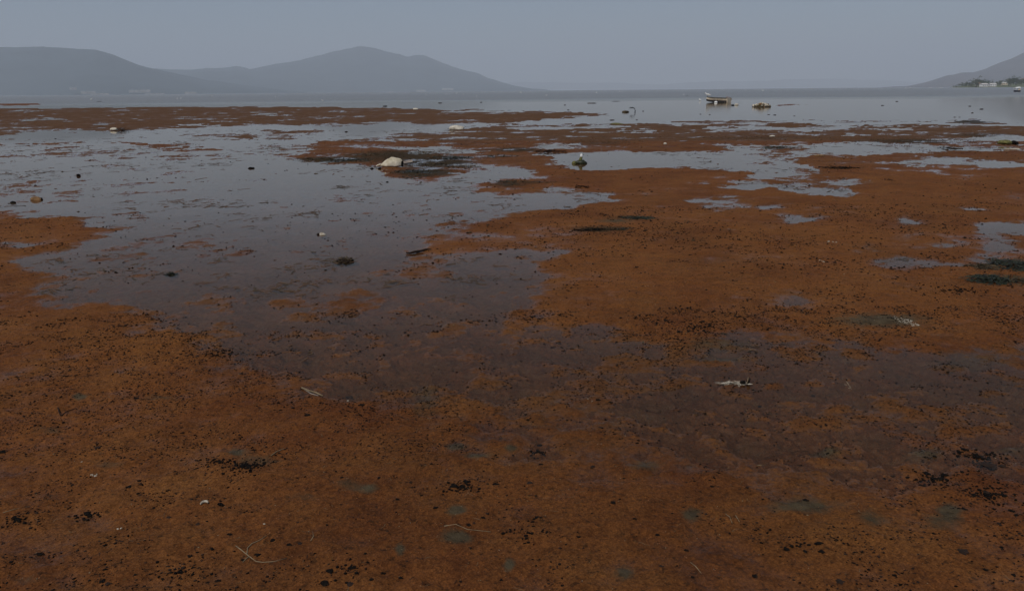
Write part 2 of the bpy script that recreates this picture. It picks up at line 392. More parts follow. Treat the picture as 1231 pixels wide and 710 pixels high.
# ------------------------------------------------------------------ materials
def new_mat(name):
    m = bpy.data.materials.new(name); m.use_nodes = True
    return m, m.node_tree.nodes, m.node_tree.links, m.node_tree.nodes['Principled BSDF']
def N(nodes, t, **kw):
    n = nodes.new(t)
    for k, v in kw.items(): setattr(n, k, v)
    return n
def simple(name, c1, c2=None, rough=0.8, scale=6.0, bump=0.3, bscale=40.0, spec=0.3, detail=6, dist=0.01):
    m, n, l, p = new_mat(name)
    c2 = c2 or tuple(x * 0.55 for x in c1)
    tc = N(n, 'ShaderNodeTexCoord'); nz = N(n, 'ShaderNodeTexNoise'); nz.inputs['Scale'].default_value = scale; nz.inputs['Detail'].default_value = detail
    rp = N(n, 'ShaderNodeValToRGB'); rp.color_ramp.elements[0].position = 0.35; rp.color_ramp.elements[1].position = 0.65
    rp.color_ramp.elements[0].color = (*c2, 1); rp.color_ramp.elements[1].color = (*c1, 1)
    l.new(tc.outputs['Object'], nz.inputs['Vector']); l.new(nz.outputs['Fac'], rp.inputs[0]); l.new(rp.outputs[0], p.inputs['Base Color'])
    nb = N(n, 'ShaderNodeTexNoise'); nb.inputs['Scale'].default_value = bscale; nb.inputs['Detail'].default_value = 5
    l.new(tc.outputs['Object'], nb.inputs['Vector'])
    b = N(n, 'ShaderNodeBump'); b.inputs['Strength'].default_value = bump; b.inputs['Distance'].default_value = dist
    l.new(nb.outputs['Fac'], b.inputs['Height']); l.new(b.outputs[0], p.inputs['Normal'])
    p.inputs['Roughness'].default_value = rough; p.inputs['Specular IOR Level'].default_value = spec
    return m

def mud_material():
    m, n, l, p = new_mat('algae_mud')
    tc = N(n, 'ShaderNodeTexCoord')
    def noise(scale, detail=5, rough=0.6, dist=0.0):
        z = N(n, 'ShaderNodeTexNoise'); z.inputs['Scale'].default_value = scale; z.inputs['Detail'].default_value = detail
        z.inputs['Roughness'].default_value = rough; z.inputs['Distortion'].default_value = dist
        l.new(tc.outputs['Object'], z.inputs['Vector']); return z.outputs['Fac']
    def ramp(src, stops):
        r = N(n, 'ShaderNodeValToRGB'); e = r.color_ramp.elements
        while len(e) < len(stops): e.new(0.5)
        for el, (pos, col) in zip(e, stops): el.position = pos; el.color = (*col, 1) if len(col) == 3 else col
        l.new(src, r.inputs[0]); return r.outputs[0]
    def mix(f, a, b, mode='MIX'):
        x = N(n, 'ShaderNodeMix', data_type='RGBA', blend_type=mode)
        for s, v in ((x.inputs[0], f), (x.inputs[6], a), (x.inputs[7], b)):
            if hasattr(v, 'links') or isinstance(v, bpy.types.NodeSocket): l.new(v, s)
            elif isinstance(v, tuple): s.default_value = (*v, 1)
            else: s.default_value = v
        return x.outputs[2]
    def math_(op, a, b=0.0, c=0.0, clamp=False):
        x = N(n, 'ShaderNodeMath', operation=op, use_clamp=clamp)
        for s, v in zip(x.inputs, (a, b, c)):
            if isinstance(v, bpy.types.NodeSocket): l.new(v, s)
            else: s.default_value = v
        return x.outputs[0]
    def attr(name):
        a = N(n, 'ShaderNodeAttribute', attribute_name=name); return a.outputs['Fac']
    red = ramp(noise(1.1, 7, 0.65), [(0.30, (0.140, 0.047, 0.018)), (0.5, (0.190, 0.074, 0.026)), (0.72, (0.225, 0.100, 0.036))])
    orange = ramp(noise(2.3, 6, 0.6), [(0.3, (0.215, 0.080, 0.022)), (0.7, (0.270, 0.120, 0.038))])
    base = mix(math_('MULTIPLY', attr('orange'), 0.62), red, orange)
    # grain of the little floating plants: cells about a centimetre wide
    vo = N(n, 'ShaderNodeTexVoronoi'); vo.inputs['Scale'].default_value = 110; l.new(tc.outputs['Object'], vo.inputs['Vector'])
    cell = ramp(vo.outputs['Color'], [(0.1, (0.55, 0.50, 0.45)), (0.5, (1, 1, 1)), (0.92, (1.45, 1.5, 1.45))])
    base = mix(0.55, base, cell, 'MULTIPLY')
    fine = ramp(noise(55, 6, 0.75), [(0.33, (0.42, 0.34, 0.30)), (0.5, (1, 1, 1)), (0.7, (1.3, 1.22, 1.1))])
    base = mix(0.7, base, fine, 'MULTIPLY')
    clump = ramp(noise(9, 7, 0.7, 0.4), [(0.33, (0.62, 0.58, 0.56)), (0.50, (1, 1, 1)), (0.75, (1.1, 1.05, 1.0))])
    base = mix(0.7, base, clump, 'MULTIPLY')
    broad = ramp(noise(0.8, 8, 0.7, 0.6), [(0.33, (0.66, 0.64, 0.64)), (0.52, (1, 1, 1)), (0.75, (1.14, 1.12, 1.06))])
    base = mix(0.75, base, broad, 'MULTIPLY')
    hf = ramp(noise(150, 5, 0.8), [(0.36, (0.5, 0.45, 0.42)), (0.5, (1, 1, 1)), (0.66, (1.4, 1.35, 1.25))])
    base = mix(0.7, base, hf, 'MULTIPLY')
    # yellowish-green bits
    yg = ramp(noise(24, 4, 0.7), [(0.66, (0, 0, 0)), (0.74, (1, 1, 1))])
    base = mix(math_('MULTIPLY', yg, 0.35), base, (0.16, 0.12, 0.045))
    # bare silt
    grey = ramp(noise(12, 5, 0.6), [(0.3, (0.060, 0.043, 0.027)), (0.7, (0.125, 0.098, 0.066))])
    gf = math_('ADD', math_('MULTIPLY', attr('silt'), 1.5), math_('MULTIPLY_ADD', noise(16, 6, 0.7), 1.3, -0.95))
    gf = math_('MULTIPLY', gf, 1.6, clamp=True)
    base = mix(gf, base, grey)
    # submerged bed: silt-covered, browner
    bed = ramp(noise(3.2, 6, 0.65), [(0.3, (0.090, 0.055, 0.030)), (0.7, (0.145, 0.088, 0.046))])
    bdf = math_('MULTIPLY', attr('bed'), math_('MULTIPLY_ADD', noise(5, 8, 0.75, 0.5), 2.4, -0.55, True), clamp=True)
    base = mix(math_('MULTIPLY', bdf, 0.85), base, bed)
    # dark weed
    dark = ramp(noise(30, 5, 0.7), [(0.3, (0.012, 0.011, 0.006)), (0.7, (0.055, 0.042, 0.018))])
    df = math_('ADD', math_('MULTIPLY', attr('weed'), 1.5), math_('MULTIPLY_ADD', noise(7, 8, 0.75), 2.2, -1.6))
    df = math_('MULTIPLY', df, 1.8, clamp=True)
    base = mix(math_('MULTIPLY', df, 0.88), base, dark)
    # crumbs too small to model
    sp = ramp(noise(38, 3, 0.6), [(0.60, (0, 0, 0)), (0.66, (1, 1, 1))])
    base = mix(math_('MULTIPLY', sp, 0.6), base, (0.022, 0.014, 0.008))
    dmp_vig = math_('MULTIPLY_ADD', attr('damp_vignette'), -0.18, 0.76)  # wetness and painted vignette both darken the mud colour
    cmb = N(n, 'ShaderNodeCombineXYZ'); l.new(dmp_vig, cmb.inputs[0]); l.new(math_('MULTIPLY', dmp_vig, 0.95), cmb.inputs[1]); l.new(math_('MULTIPLY', dmp_vig, 0.80), cmb.inputs[2])
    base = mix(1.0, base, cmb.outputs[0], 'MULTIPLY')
    l.new(base, p.inputs['Base Color'])
    wet = attr('wet')
    rg = math_('MULTIPLY_ADD', wet, -0.42, 0.80)
    rg = math_('ADD', rg, math_('MULTIPLY_ADD', noise(70, 4, 0.7), 0.24, -0.12))
    l.new(rg, p.inputs['Roughness'])
    l.new(math_('MULTIPLY_ADD', wet, 0.10, 0.08), p.inputs['Specular IOR Level'])
    fm = math_('MULTIPLY_ADD', noise(26, 7, 0.75), 3.0, -1.45)
    fm = math_('ADD', fm, math_('MULTIPLY_ADD', attr('film'), 2.2, -0.9), clamp=True)
    fm = math_('MULTIPLY', fm, math_('MINIMUM', math_('MULTIPLY', attr('film'), 3.0), 1.0), clamp=True)
    sp3 = N(n, 'ShaderNodeSeparateXYZ'); l.new(tc.outputs['Object'], sp3.inputs[0])
    coat_fade = N(n, 'ShaderNodeMapRange'); l.new(sp3.outputs[1], coat_fade.inputs[0]); coat_fade.inputs[1].default_value = 5.0; coat_fade.inputs[2].default_value = 17.0; coat_fade.inputs[3].default_value = 0.09; coat_fade.inputs[4].default_value = 0.95  # wet coat is weaker on the nearer mud
    fm = math_('MULTIPLY', fm, coat_fade.outputs[0])
    l.new(fm, p.inputs['Coat Weight']); p.inputs['Coat IOR'].default_value = 1.33; p.inputs['Coat Roughness'].default_value = 0.14
    p.inputs['Coat Tint'].default_value = (1.0, 0.93, 0.86, 1)
    b1 = N(n, 'ShaderNodeBump'); b1.inputs['Strength'].default_value = 0.8; b1.inputs['Distance'].default_value = 0.006
    l.new(noise(45, 8, 0.8), b1.inputs['Height'])
    b2 = N(n, 'ShaderNodeBump'); b2.inputs['Strength'].default_value = 0.6; b2.inputs['Distance'].default_value = 0.004
    l.new(vo.outputs['Distance'], b2.inputs['Height']); l.new(b1.outputs[0], b2.inputs['Normal'])
    l.new(b2.outputs[0], p.inputs['Normal'])
    return m

def water_material():
    m, n, l, p = new_mat('lake_water'); n.remove(p)
    out = n['Material Output']
    geo = N(n, 'ShaderNodeNewGeometry'); sep = N(n, 'ShaderNodeSeparateXYZ'); l.new(geo.outputs['Position'], sep.inputs[0])
    tc = N(n, 'ShaderNodeTexCoord')
    # breeze: the open lake is ruffled, the shore pools are still
    nb = N(n, 'ShaderNodeTexNoise'); nb.inputs['Scale'].default_value = 0.02; nb.inputs['Detail'].default_value = 3
    l.new(tc.outputs['Object'], nb.inputs['Vector'])
    a = N(n, 'ShaderNodeMath', operation='MULTIPLY_ADD'); l.new(nb.outputs['Fac'], a.inputs[0]); a.inputs[1].default_value = 60; l.new(sep.outputs['Y'], a.inputs[2])
    mr = N(n, 'ShaderNodeMapRange'); l.new(a.outputs[0], mr.inputs[0]); mr.inputs[1].default_value = 150; mr.inputs[2].default_value = 205
    sc = N(n, 'ShaderNodeMapping'); sc.inputs['Scale'].default_value = (1, 1, 1); l.new(tc.outputs['Object'], sc.inputs[0])
    w1 = N(n, 'ShaderNodeTexNoise'); w1.inputs['Scale'].default_value = 7; w1.inputs['Detail'].default_value = 3; l.new(sc.outputs[0], w1.inputs['Vector'])
    bm = N(n, 'ShaderNodeBump'); bm.inputs['Distance'].default_value = 0.01
    st = N(n, 'ShaderNodeMath', operation='MULTIPLY_ADD'); l.new(mr.outputs[0], st.inputs[0]); st.inputs[1].default_value = 1.0; st.inputs[2].default_value = 0.035
    mr2 = N(n, 'ShaderNodeMapRange'); l.new(sep.outputs['Y'], mr2.inputs[0]); mr2.inputs[1].default_value = 38; mr2.inputs[2].default_value = 60; mr2.inputs[3].default_value = 0; mr2.inputs[4].default_value = 0.14
    st2 = N(n, 'ShaderNodeMath', operation='ADD'); l.new(st.outputs[0], st2.inputs[0]); l.new(mr2.outputs[0], st2.inputs[1]); st = st2
    l.new(st.outputs[0], bm.inputs['Strength']); l.new(w1.outputs['Fac'], bm.inputs['Height'])
    ro = N(n, 'ShaderNodeMath', operation='MULTIPLY_ADD'); l.new(mr.outputs[0], ro.inputs[0]); ro.inputs[1].default_value = 0.22; ro.inputs[2].default_value = 0.035
    gl = N(n, 'ShaderNodeBsdfGlossy'); l.new(ro.outputs[0], gl.inputs['Roughness']); l.new(bm.outputs[0], gl.inputs['Normal'])
    # the reflection colour is darker and browner on the inshore pools
    sk = N(n, 'ShaderNodeMapRange'); l.new(sep.outputs['Y'], sk.inputs[0]); sk.inputs[1].default_value = 4.6; sk.inputs[2].default_value = 12.5
    sn = N(n, 'ShaderNodeTexNoise'); sn.inputs['Scale'].default_value = 1.6; sn.inputs['Detail'].default_value = 7; sn.inputs['Roughness'].default_value = 0.7; l.new(tc.outputs['Object'], sn.inputs['Vector'])
    sa = N(n, 'ShaderNodeMath', operation='MULTIPLY_ADD', use_clamp=True); l.new(sn.outputs['Fac'], sa.inputs[0]); sa.inputs[1].default_value = 0.9; sa.inputs[2].default_value = -0.45
    sb = N(n, 'ShaderNodeMath', operation='ADD', use_clamp=True); l.new(sk.outputs[0], sb.inputs[0]); l.new(sa.outputs[0], sb.inputs[1])
    gc = N(n, 'ShaderNodeMix', data_type='RGBA'); l.new(sb.outputs[0], gc.inputs[0]); gc.inputs[6].default_value = (0.50, 0.46, 0.40, 1); gc.inputs[7].default_value = (0.92, 0.89, 0.835, 1)
    l.new(gc.outputs[2], gl.inputs['Color'])
    tr = N(n, 'ShaderNodeBsdfTransparent'); tr.inputs['Color'].default_value = (0.92, 0.86, 0.77, 1)
    di = N(n, 'ShaderNodeBsdfDiffuse'); di.inputs['Color'].default_value = (0.075, 0.052, 0.032, 1)
    # suspended silt: a little in the pools, much in the lake
    mu = N(n, 'ShaderNodeAttribute', attribute_name='murk')
    mx0 = N(n, 'ShaderNodeMixShader'); l.new(mu.outputs['Fac'], mx0.inputs[0]); l.new(tr.outputs[0], mx0.inputs[1]); l.new(di.outputs[0], mx0.inputs[2])
    fr = N(n, 'ShaderNodeFresnel'); fr.inputs['IOR'].default_value = 1.33; l.new(bm.outputs[0], fr.inputs['Normal'])
    # tilted facets of ruffled water mirror less than a still sheet
    fa = N(n, 'ShaderNodeMath', operation='MULTIPLY_ADD'); l.new(mr.outputs[0], fa.inputs[0]); fa.inputs[1].default_value = -0.24; fa.inputs[2].default_value = 1.0
    fm = N(n, 'ShaderNodeMath', operation='MULTIPLY'); l.new(fr.outputs[0], fm.inputs[0]); l.new(fa.outputs[0], fm.inputs[1])
    mx = N(n, 'ShaderNodeMixShader'); l.new(fm.outputs[0], mx.inputs[0]); l.new(mx0.outputs[0], mx.inputs[1]); l.new(gl.outputs[0], mx.inputs[2])
    l.new(mx.outputs[0], out.inputs['Surface'])
    return m

MUD = mud_material(); WATER = water_material()
PALE = simple('pale_limestone', (0.62, 0.57, 0.47), (0.40, 0.35, 0.27), 0.8, 9, 0.6, 30)
SACK = simple('cream_sacking', (0.66, 0.60, 0.48), (0.42, 0.36, 0.25), 0.85, 7, 0.8, 26)
WOODG = simple('weathered_grey_wood', (0.30, 0.25, 0.21), (0.16, 0.13, 0.11), 0.8, 14, 0.5, 60)
BLACK = simple('black_organic', (0.010, 0.008, 0.006), (0.004, 0.003, 0.003), 0.95, 60, 0.9, 160, 0.08, dist=0.004)
DKBROWN = simple('dark_brown_crumb', (0.026, 0.012, 0.006), (0.010, 0.005, 0.003), 0.95, 60, 0.6, 160, dist=0.004)
REDCR = simple('rust_crumb', (0.25, 0.10, 0.035), (0.13, 0.045, 0.018), 0.8, 60, 0.5, 160, dist=0.004)
BONE = simple('bleached_shell', (0.50, 0.45, 0.36), (0.26, 0.21, 0.15), 0.6, 40, 0.3, 90, dist=0.004)
STRAW = simple('bleached_straw', (0.26, 0.19, 0.11), (0.13, 0.09, 0.05), 0.8, 30, 0.2, 60, dist=0.004)
TAN = simple('tan_fired_clay', (0.27, 0.15, 0.065), (0.13, 0.07, 0.03), 0.85, 18, 0.6, 70)
WEED = simple('black_green_weed', (0.030, 0.034, 0.014), (0.010, 0.012, 0.006), 0.55, 20, 0.3, 60, 0.4)
WEEDB = simple('brown_weed', (0.085, 0.058, 0.024), (0.030, 0.020, 0.010), 0.7, 20, 0.3, 60, 0.3)
RUST = simple('rusty_floating_weed', (0.16, 0.085, 0.04), (0.07, 0.04, 0.02), 0.7, 20, 0.3, 60, 0.3)
ALGG = simple('yellow_green_algae', (0.17, 0.16, 0.05), (0.07, 0.065, 0.02), 0.75, 20, 0.4, 50)
FEATH = simple('white_feathers', (0.80, 0.79, 0.76), (0.66, 0.65, 0.62), 0.8, 8, 0.2, 30)
BILL = simple('orange_bill', (0.45, 0.22, 0.05), (0.30, 0.14, 0.03), 0.5, 20)
LEG = simple('dark_bird_leg', (0.05, 0.045, 0.04), None, 0.7, 20)
HULL = simple('faded_cream_hull', (0.78, 0.66, 0.50), (0.55, 0.43, 0.29), 0.7, 3, 0.4, 14)
HULLIN = simple('stained_hull_inside', (0.30, 0.23, 0.17), (0.12, 0.09, 0.07), 0.8, 4, 0.4, 14)
TRIM = simple('dark_green_trim', (0.045, 0.055, 0.045), (0.02, 0.022, 0.02), 0.6, 6, 0.2, 14)
TAR_SHADE = simple('tar_and_hull_shade', (0.020, 0.016, 0.013), (0.010, 0.008, 0.007), 0.6, 6, 0.2, 14)  # dark bottoms and motors; also the painted shade under the stranded hull
WHITEP = simple('white_paint', (0.80, 0.80, 0.78), (0.66, 0.66, 0.64), 0.5, 3, 0.1, 14)
REDP = simple('rust_red_paint', (0.30, 0.12, 0.07), (0.18, 0.07, 0.04), 0.6, 5, 0.2, 14)
NAVY = simple('dark_blue_paint', (0.03, 0.035, 0.06), (0.02, 0.02, 0.035), 0.4, 5, 0.2, 14)
BARK = simple('tree_bark', (0.12, 0.085, 0.055), (0.06, 0.04, 0.03), 0.9, 2, 0.3, 8)
LEAF = simple('tree_leaves', (0.065, 0.085, 0.035), (0.030, 0.045, 0.018), 0.7, 0.6, 0.0, 4)
LEAF2 = simple('olive_tree_leaves', (0.085, 0.100, 0.045), (0.045, 0.060, 0.025), 0.7, 0.6, 0.0, 4)
ROOFT = simple('pale_roof', (0.62, 0.60, 0.57), (0.50, 0.48, 0.45), 0.7, 0.5, 0.1, 4)
ROOFR = simple('clay_tile_roof', (0.34, 0.15, 0.09), (0.22, 0.10, 0.06), 0.8, 0.8, 0.1, 4)
GLASS = simple('dark_window_glass', (0.04, 0.05, 0.06), None, 0.2, 3, 0.0, 4, 0.5)
FIELD = simple('lakeside_field', (0.12, 0.13, 0.06), (0.07, 0.085, 0.035), 0.9, 0.02, 0.0, 4)
HILLM = simple('haze_blue_scrub_hillside', (0.045, 0.070, 0.084), (0.030, 0.050, 0.060), 0.95, 0.004, 0.0, 4, 0.1)  # bluish aerial haze is painted into the scrub colour
HILLB = simple('haze_tinted_dry_hillside', (0.100, 0.086, 0.092), (0.060, 0.054, 0.060), 0.95, 0.006, 0.0, 4, 0.1)  # dry brown with some blue of the haze mixed into it
GHOUSE = simple('greenhouse_plastic', (0.42, 0.41, 0.40), (0.24, 0.24, 0.23), 0.5, 0.05, 0.0, 4)

# ------------------------------------------------------------------ ground: one sheet from behind the viewer to beyond the far shore
rows = []
rows += list(np.linspace(-40, -4, 10)) + list(np.linspace(-3, 1.75, 20))
py_ = np.arange(790.0, 113.0, -0.82)
rows += [float(EYE / math.tan(PITCH + math.atan((q - PH / 2) / F))) for q in py_]
last = rows[-1]
rows += list(np.geomspace(last * 1.15, 32000, 34))
rows = np.array(sorted(rows))
uc = np.concatenate([-np.geomspace(8, 1.1, 24), -np.linspace(1.08, 0.71, 110), np.linspace(-0.705, 0.705, 860), np.linspace(0.71, 1.08, 110), np.geomspace(1.1, 8, 24)])
hw = np.where(rows > 1.8, rows + 0.45, np.maximum(2.25, 2.25))
Yg = np.repeat(rows[:, None], len(uc), 1); Xg = uc[None, :] * hw[:, None]
z, e, lvl, dk, gr, orr = ground(Xg, Yg)
nr, nc = Xg.shape
V = np.stack([Xg, Yg, z], 2).reshape(-1, 3)
i = (np.arange(nr - 1)[:, None] * nc + np.arange(nc - 1)[None, :]).ravel()
Q = np.stack([i, i + 1, i + nc + 1, i + nc], 1)
me = mesh_np('lake_bed', V, Q, True, [MUD])
def fattr(me, name, arr):
    a = me.attributes.new(name, 'FLOAT', 'POINT'); a.data.foreach_set('value', np.asarray(arr, np.float32).ravel())
fattr(me, 'damp_vignette', sample(DM, *to_px(Xg, Yg))); fattr(me, 'weed', dk * np.clip((Yg - 3.5) / 3.0, 0.25, 1)); fattr(me, 'silt', gr); fattr(me, 'orange', orr)
fl = np.clip((0.75 - e) / 0.75, 0, 1); fl = fl * fl * (3 - 2 * fl)
fattr(me, 'film', np.where(z < 0, 0, np.maximum(fl, 0)))
fattr(me, 'wet', np.clip(1 - e / 0.9, 0, 1)); fattr(me, 'bed', np.clip(0.58 - 0.85 * (0.6 * lvl + 0.4 * e), 0, 1))
put(obj('ground', me), 'reddish-brown algae-covered mud of the drying lake shore', kind='structure')

# water: one level sheet
wr = np.concatenate([np.array([-41.0, 0.0]), np.geomspace(1.2, 400, 90), np.geomspace(450, 32000, 24)])
wx = np.concatenate([-np.geomspace(7.9, 0.8, 10), np.linspace(-0.75, 0.75, 90), np.geomspace(0.8, 7.9, 10)])
Yw = np.repeat(wr[:, None], len(wx), 1); Xw = wx[None, :] * np.maximum(wr + 0.45, 2.2)[:, None]
V = np.stack([Xw, Yw, np.zeros_like(Xw)], 2).reshape(-1, 3)
nc = len(wx); i = (np.arange(len(wr) - 1)[:, None] * nc + np.arange(nc - 1)[None, :]).ravel()
me = mesh_np('lake', V, np.stack([i, i + 1, i + nc + 1, i + nc], 1), True, [WATER])
pxw, pyw = to_px(Xw, Yw)
lkw = np.where(Yw > 25, sample(LKb, pxw, pyw), 0)
fattr(me, 'murk', np.where(Yw > 300, 0.9, 0.06 + 0.8 * lkw))
put(obj('water', me), 'shallow grey lake water and still pools between the mud banks', kind='structure')

# ------------------------------------------------------------------ hills
def pix_dir(px, py):
    d = ray(px, py); h = math.hypot(d[0], d[1]); return d[0] / h, d[1] / h, d[2] / h
def hill(name, prof, R, foot, back, mat, label, seed, step=4, gully=0.16):
    P = np.array(prof, float)
    xs = np.arange(P[0, 0], P[-1, 0] + 1, step); ys = np.interp(xs, P[:, 0], P[:, 1])
    ys = ys + fbm(xs * 1.0, xs * 0.0 + seed, 44, 6, 0.62, seed) * 1.7
    cols = len(xs); vs = np.concatenate([np.linspace(0, 1, 26), np.linspace(1.08, 2, 12)])
    V = np.zeros((len(vs), cols, 3))
    for c, (px, py) in enumerate(zip(xs, ys)):
        dx, dy, dz = pix_dir(px, py)
        Rr = R * (1 + 0.05 * math.sin(px * 0.013 + seed)) / max(dy, 0.3)
        H = max(EYE + Rr * dz, 1.0)
        for k, v in enumerate(vs):
            r = Rr - foot * (1 - v) if v <= 1 else Rr + back * (v - 1)
            sh = (0.5 - 0.5 * math.cos(math.pi * v)) ** 0.9 if v <= 1 else (0.5 + 0.5 * math.cos(math.pi * (v - 1)))
            V[k, c] = (dx * r, dy * r, H * sh)
    X, Y, Z = V[..., 0], V[..., 1], V[..., 2]
    g = fbm(X, Y, foot * 0.35, 5, 0.55, seed)
    k = np.sin(np.clip(vs, 0, 2) * math.pi)[:, None] ** 2
    V[..., 2] = Z * (1 + gully * 2.2 * g * k) - 3.0
    i = (np.arange(len(vs) - 1)[:, None] * cols + np.arange(cols - 1)[None, :]).ravel()
    me = mesh_np(name, V.reshape(-1, 3), np.stack([i, i + 1, i + cols + 1, i + cols], 1), True, [mat])
    return put(obj(name, me), label, kind='structure')
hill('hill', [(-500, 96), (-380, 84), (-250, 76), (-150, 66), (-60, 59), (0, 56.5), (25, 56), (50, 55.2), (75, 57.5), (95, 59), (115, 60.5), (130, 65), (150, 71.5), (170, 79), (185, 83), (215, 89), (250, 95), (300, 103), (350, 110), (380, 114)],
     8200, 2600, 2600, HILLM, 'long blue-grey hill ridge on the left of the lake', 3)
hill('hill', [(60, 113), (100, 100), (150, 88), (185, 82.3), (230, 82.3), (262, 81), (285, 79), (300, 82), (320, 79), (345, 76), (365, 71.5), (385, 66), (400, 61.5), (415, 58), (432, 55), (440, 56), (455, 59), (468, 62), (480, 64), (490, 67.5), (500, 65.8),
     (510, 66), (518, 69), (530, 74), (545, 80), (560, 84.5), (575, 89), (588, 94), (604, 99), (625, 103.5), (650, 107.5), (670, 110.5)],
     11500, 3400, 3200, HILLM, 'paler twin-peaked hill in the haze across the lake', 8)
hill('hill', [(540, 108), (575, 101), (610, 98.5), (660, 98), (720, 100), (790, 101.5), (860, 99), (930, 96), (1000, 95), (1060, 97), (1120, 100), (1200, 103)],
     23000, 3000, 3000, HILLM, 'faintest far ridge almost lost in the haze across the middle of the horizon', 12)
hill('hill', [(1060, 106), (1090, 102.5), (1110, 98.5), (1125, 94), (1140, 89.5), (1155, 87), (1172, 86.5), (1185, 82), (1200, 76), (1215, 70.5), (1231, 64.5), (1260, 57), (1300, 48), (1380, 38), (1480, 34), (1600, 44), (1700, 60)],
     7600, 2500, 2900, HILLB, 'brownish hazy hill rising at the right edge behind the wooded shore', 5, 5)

# low land on the right shore
def z_at(px, Y):                                          # world x of a column at distance Y
    d = ray(px, 104); return d[0] / d[1] * Y
xs = np.linspace(1135, 1750, 60); vs = np.linspace(0, 1, 22)
V = np.zeros((22, 60, 3))
for a, v in enumerate(vs):
    for b, px in enumerate(xs):
        t = min(1, (px - 1135) / 130.0)
        Y = 1560 - 320 * t ** 1.3 + v * (200 + 1500 * t)
        V[a, b] = (z_at(px, Y), Y, 0)
tp = np.clip((xs - 1135) / 45, 0, 1)[None, :]
V[..., 2] = -1.5 + (2.6 * np.minimum(1, vs * 8)[:, None] + 10.0 * vs[:, None] + fbm(V[..., 0], V[..., 1], 200, 4, .5, 2) * 2.0 * vs[:, None]) * tp * np.minimum(1, (1 - vs) * 6 + .0)[:, None] ** (1 - tp)
i = (np.arange(21)[:, None] * 60 + np.arange(59)[None, :]).ravel()
put(obj('shore_land', mesh_np('shore_land', V.reshape(-1, 3), np.stack([i, i + 1, i + 61, i + 60], 1), True, [FIELD])), 'low green farmland on the right-hand shore', kind='structure')
def land_z(Y, px):
    t = min(1, (px - 1135) / 130.0); y0 = 1560 - 320 * t ** 1.3; v = (Y - y0) / (200 + 1500 * t)
    return -1.5 + (2.6 * min(1, max(v, 0) * 8) + 10 * max(v, 0)) * min(1, max(0, (px - 1135) / 45)) - 0.3

# ------------------------------------------------------------------ trees on the right shore
tree_kinds = []
for k in range(4):
    rs = np.random.default_rng(50 + k)
    H = 1.0; g = G()
    g.loft([(0, 0, -0.05), (0.01, 0, 0.2), (0.03, 0.01, 0.45), (0.02, 0.02, 0.72)], [0.045, 0.035, 0.025, 0.01], 6)
    for j in range(5):
        a = rs.random() * 6.28; h0 = 0.3 + 0.1 * j
        g.loft([(0.02, 0, h0), (0.16 * math.cos(a), 0.16 * math.sin(a), h0 + 0.13), (0.28 * math.cos(a), 0.28 * math.sin(a), h0 + 0.2)], [0.018, 0.012, 0.005], 5)
    trunk = g.mesh('trunk', BARK)
    g = G(); n = 260; cl = rs.normal(size=(9, 3)) * [0.22, 0.22, 0.15] + [0, 0, 0.62]
    for j in range(n):
        c = cl[rs.integers(9)] + rs.normal(size=3) * [0.11, 0.11, 0.08]; c[2] = max(c[2], 0.22)
        a, b = rs.normal(size=3), rs.normal(size=3); a /= np.linalg.norm(a); b -= a * (a @ b); b /= np.linalg.norm(b)
        s = 0.035 + 0.03 * rs.random()
        g.add([c - a * s, c + b * s * .7, c + a * s, c - b * s * .7], [(0, 1, 2, 3)])
    tree_kinds.append((trunk, g.mesh('crown', LEAF if k % 2 else LEAF2, False)))
tree_px = []
rs = np.random.default_rng(4)
for j in range(64):
    px = 1147 + 95 * (j / 63.0) + rs.normal() * 1.0
    tree_px.append((px, 1480 + rs.random() * 420, (5.0 + 5.5 * rs.random() + (4 if 1168 < px < 1182 or px > 1208 else 0)) * min(1, .35 + (px - 1145) / 30)))
for j, (px, Y, h) in enumerate(tree_px):
    if px > 1250: continue
    t = obj('tree', None)
    t.location = (z_at(px, Y), Y, land_z(Y, px)); t.rotation_euler = (0, 0, rs.random() * 6.28)
    w = h * (0.9 + 0.5 * rs.random()); t.scale = (w, w, h)
    put(t, 'dark bushy tree in the far tree line on the right-hand shore', 'tree', 'trees along the right-hand shore')
    tr, cr = tree_kinds[j % 4]
    put(obj('trunk', tr), parent=t); put(obj('crown', cr), parent=t)

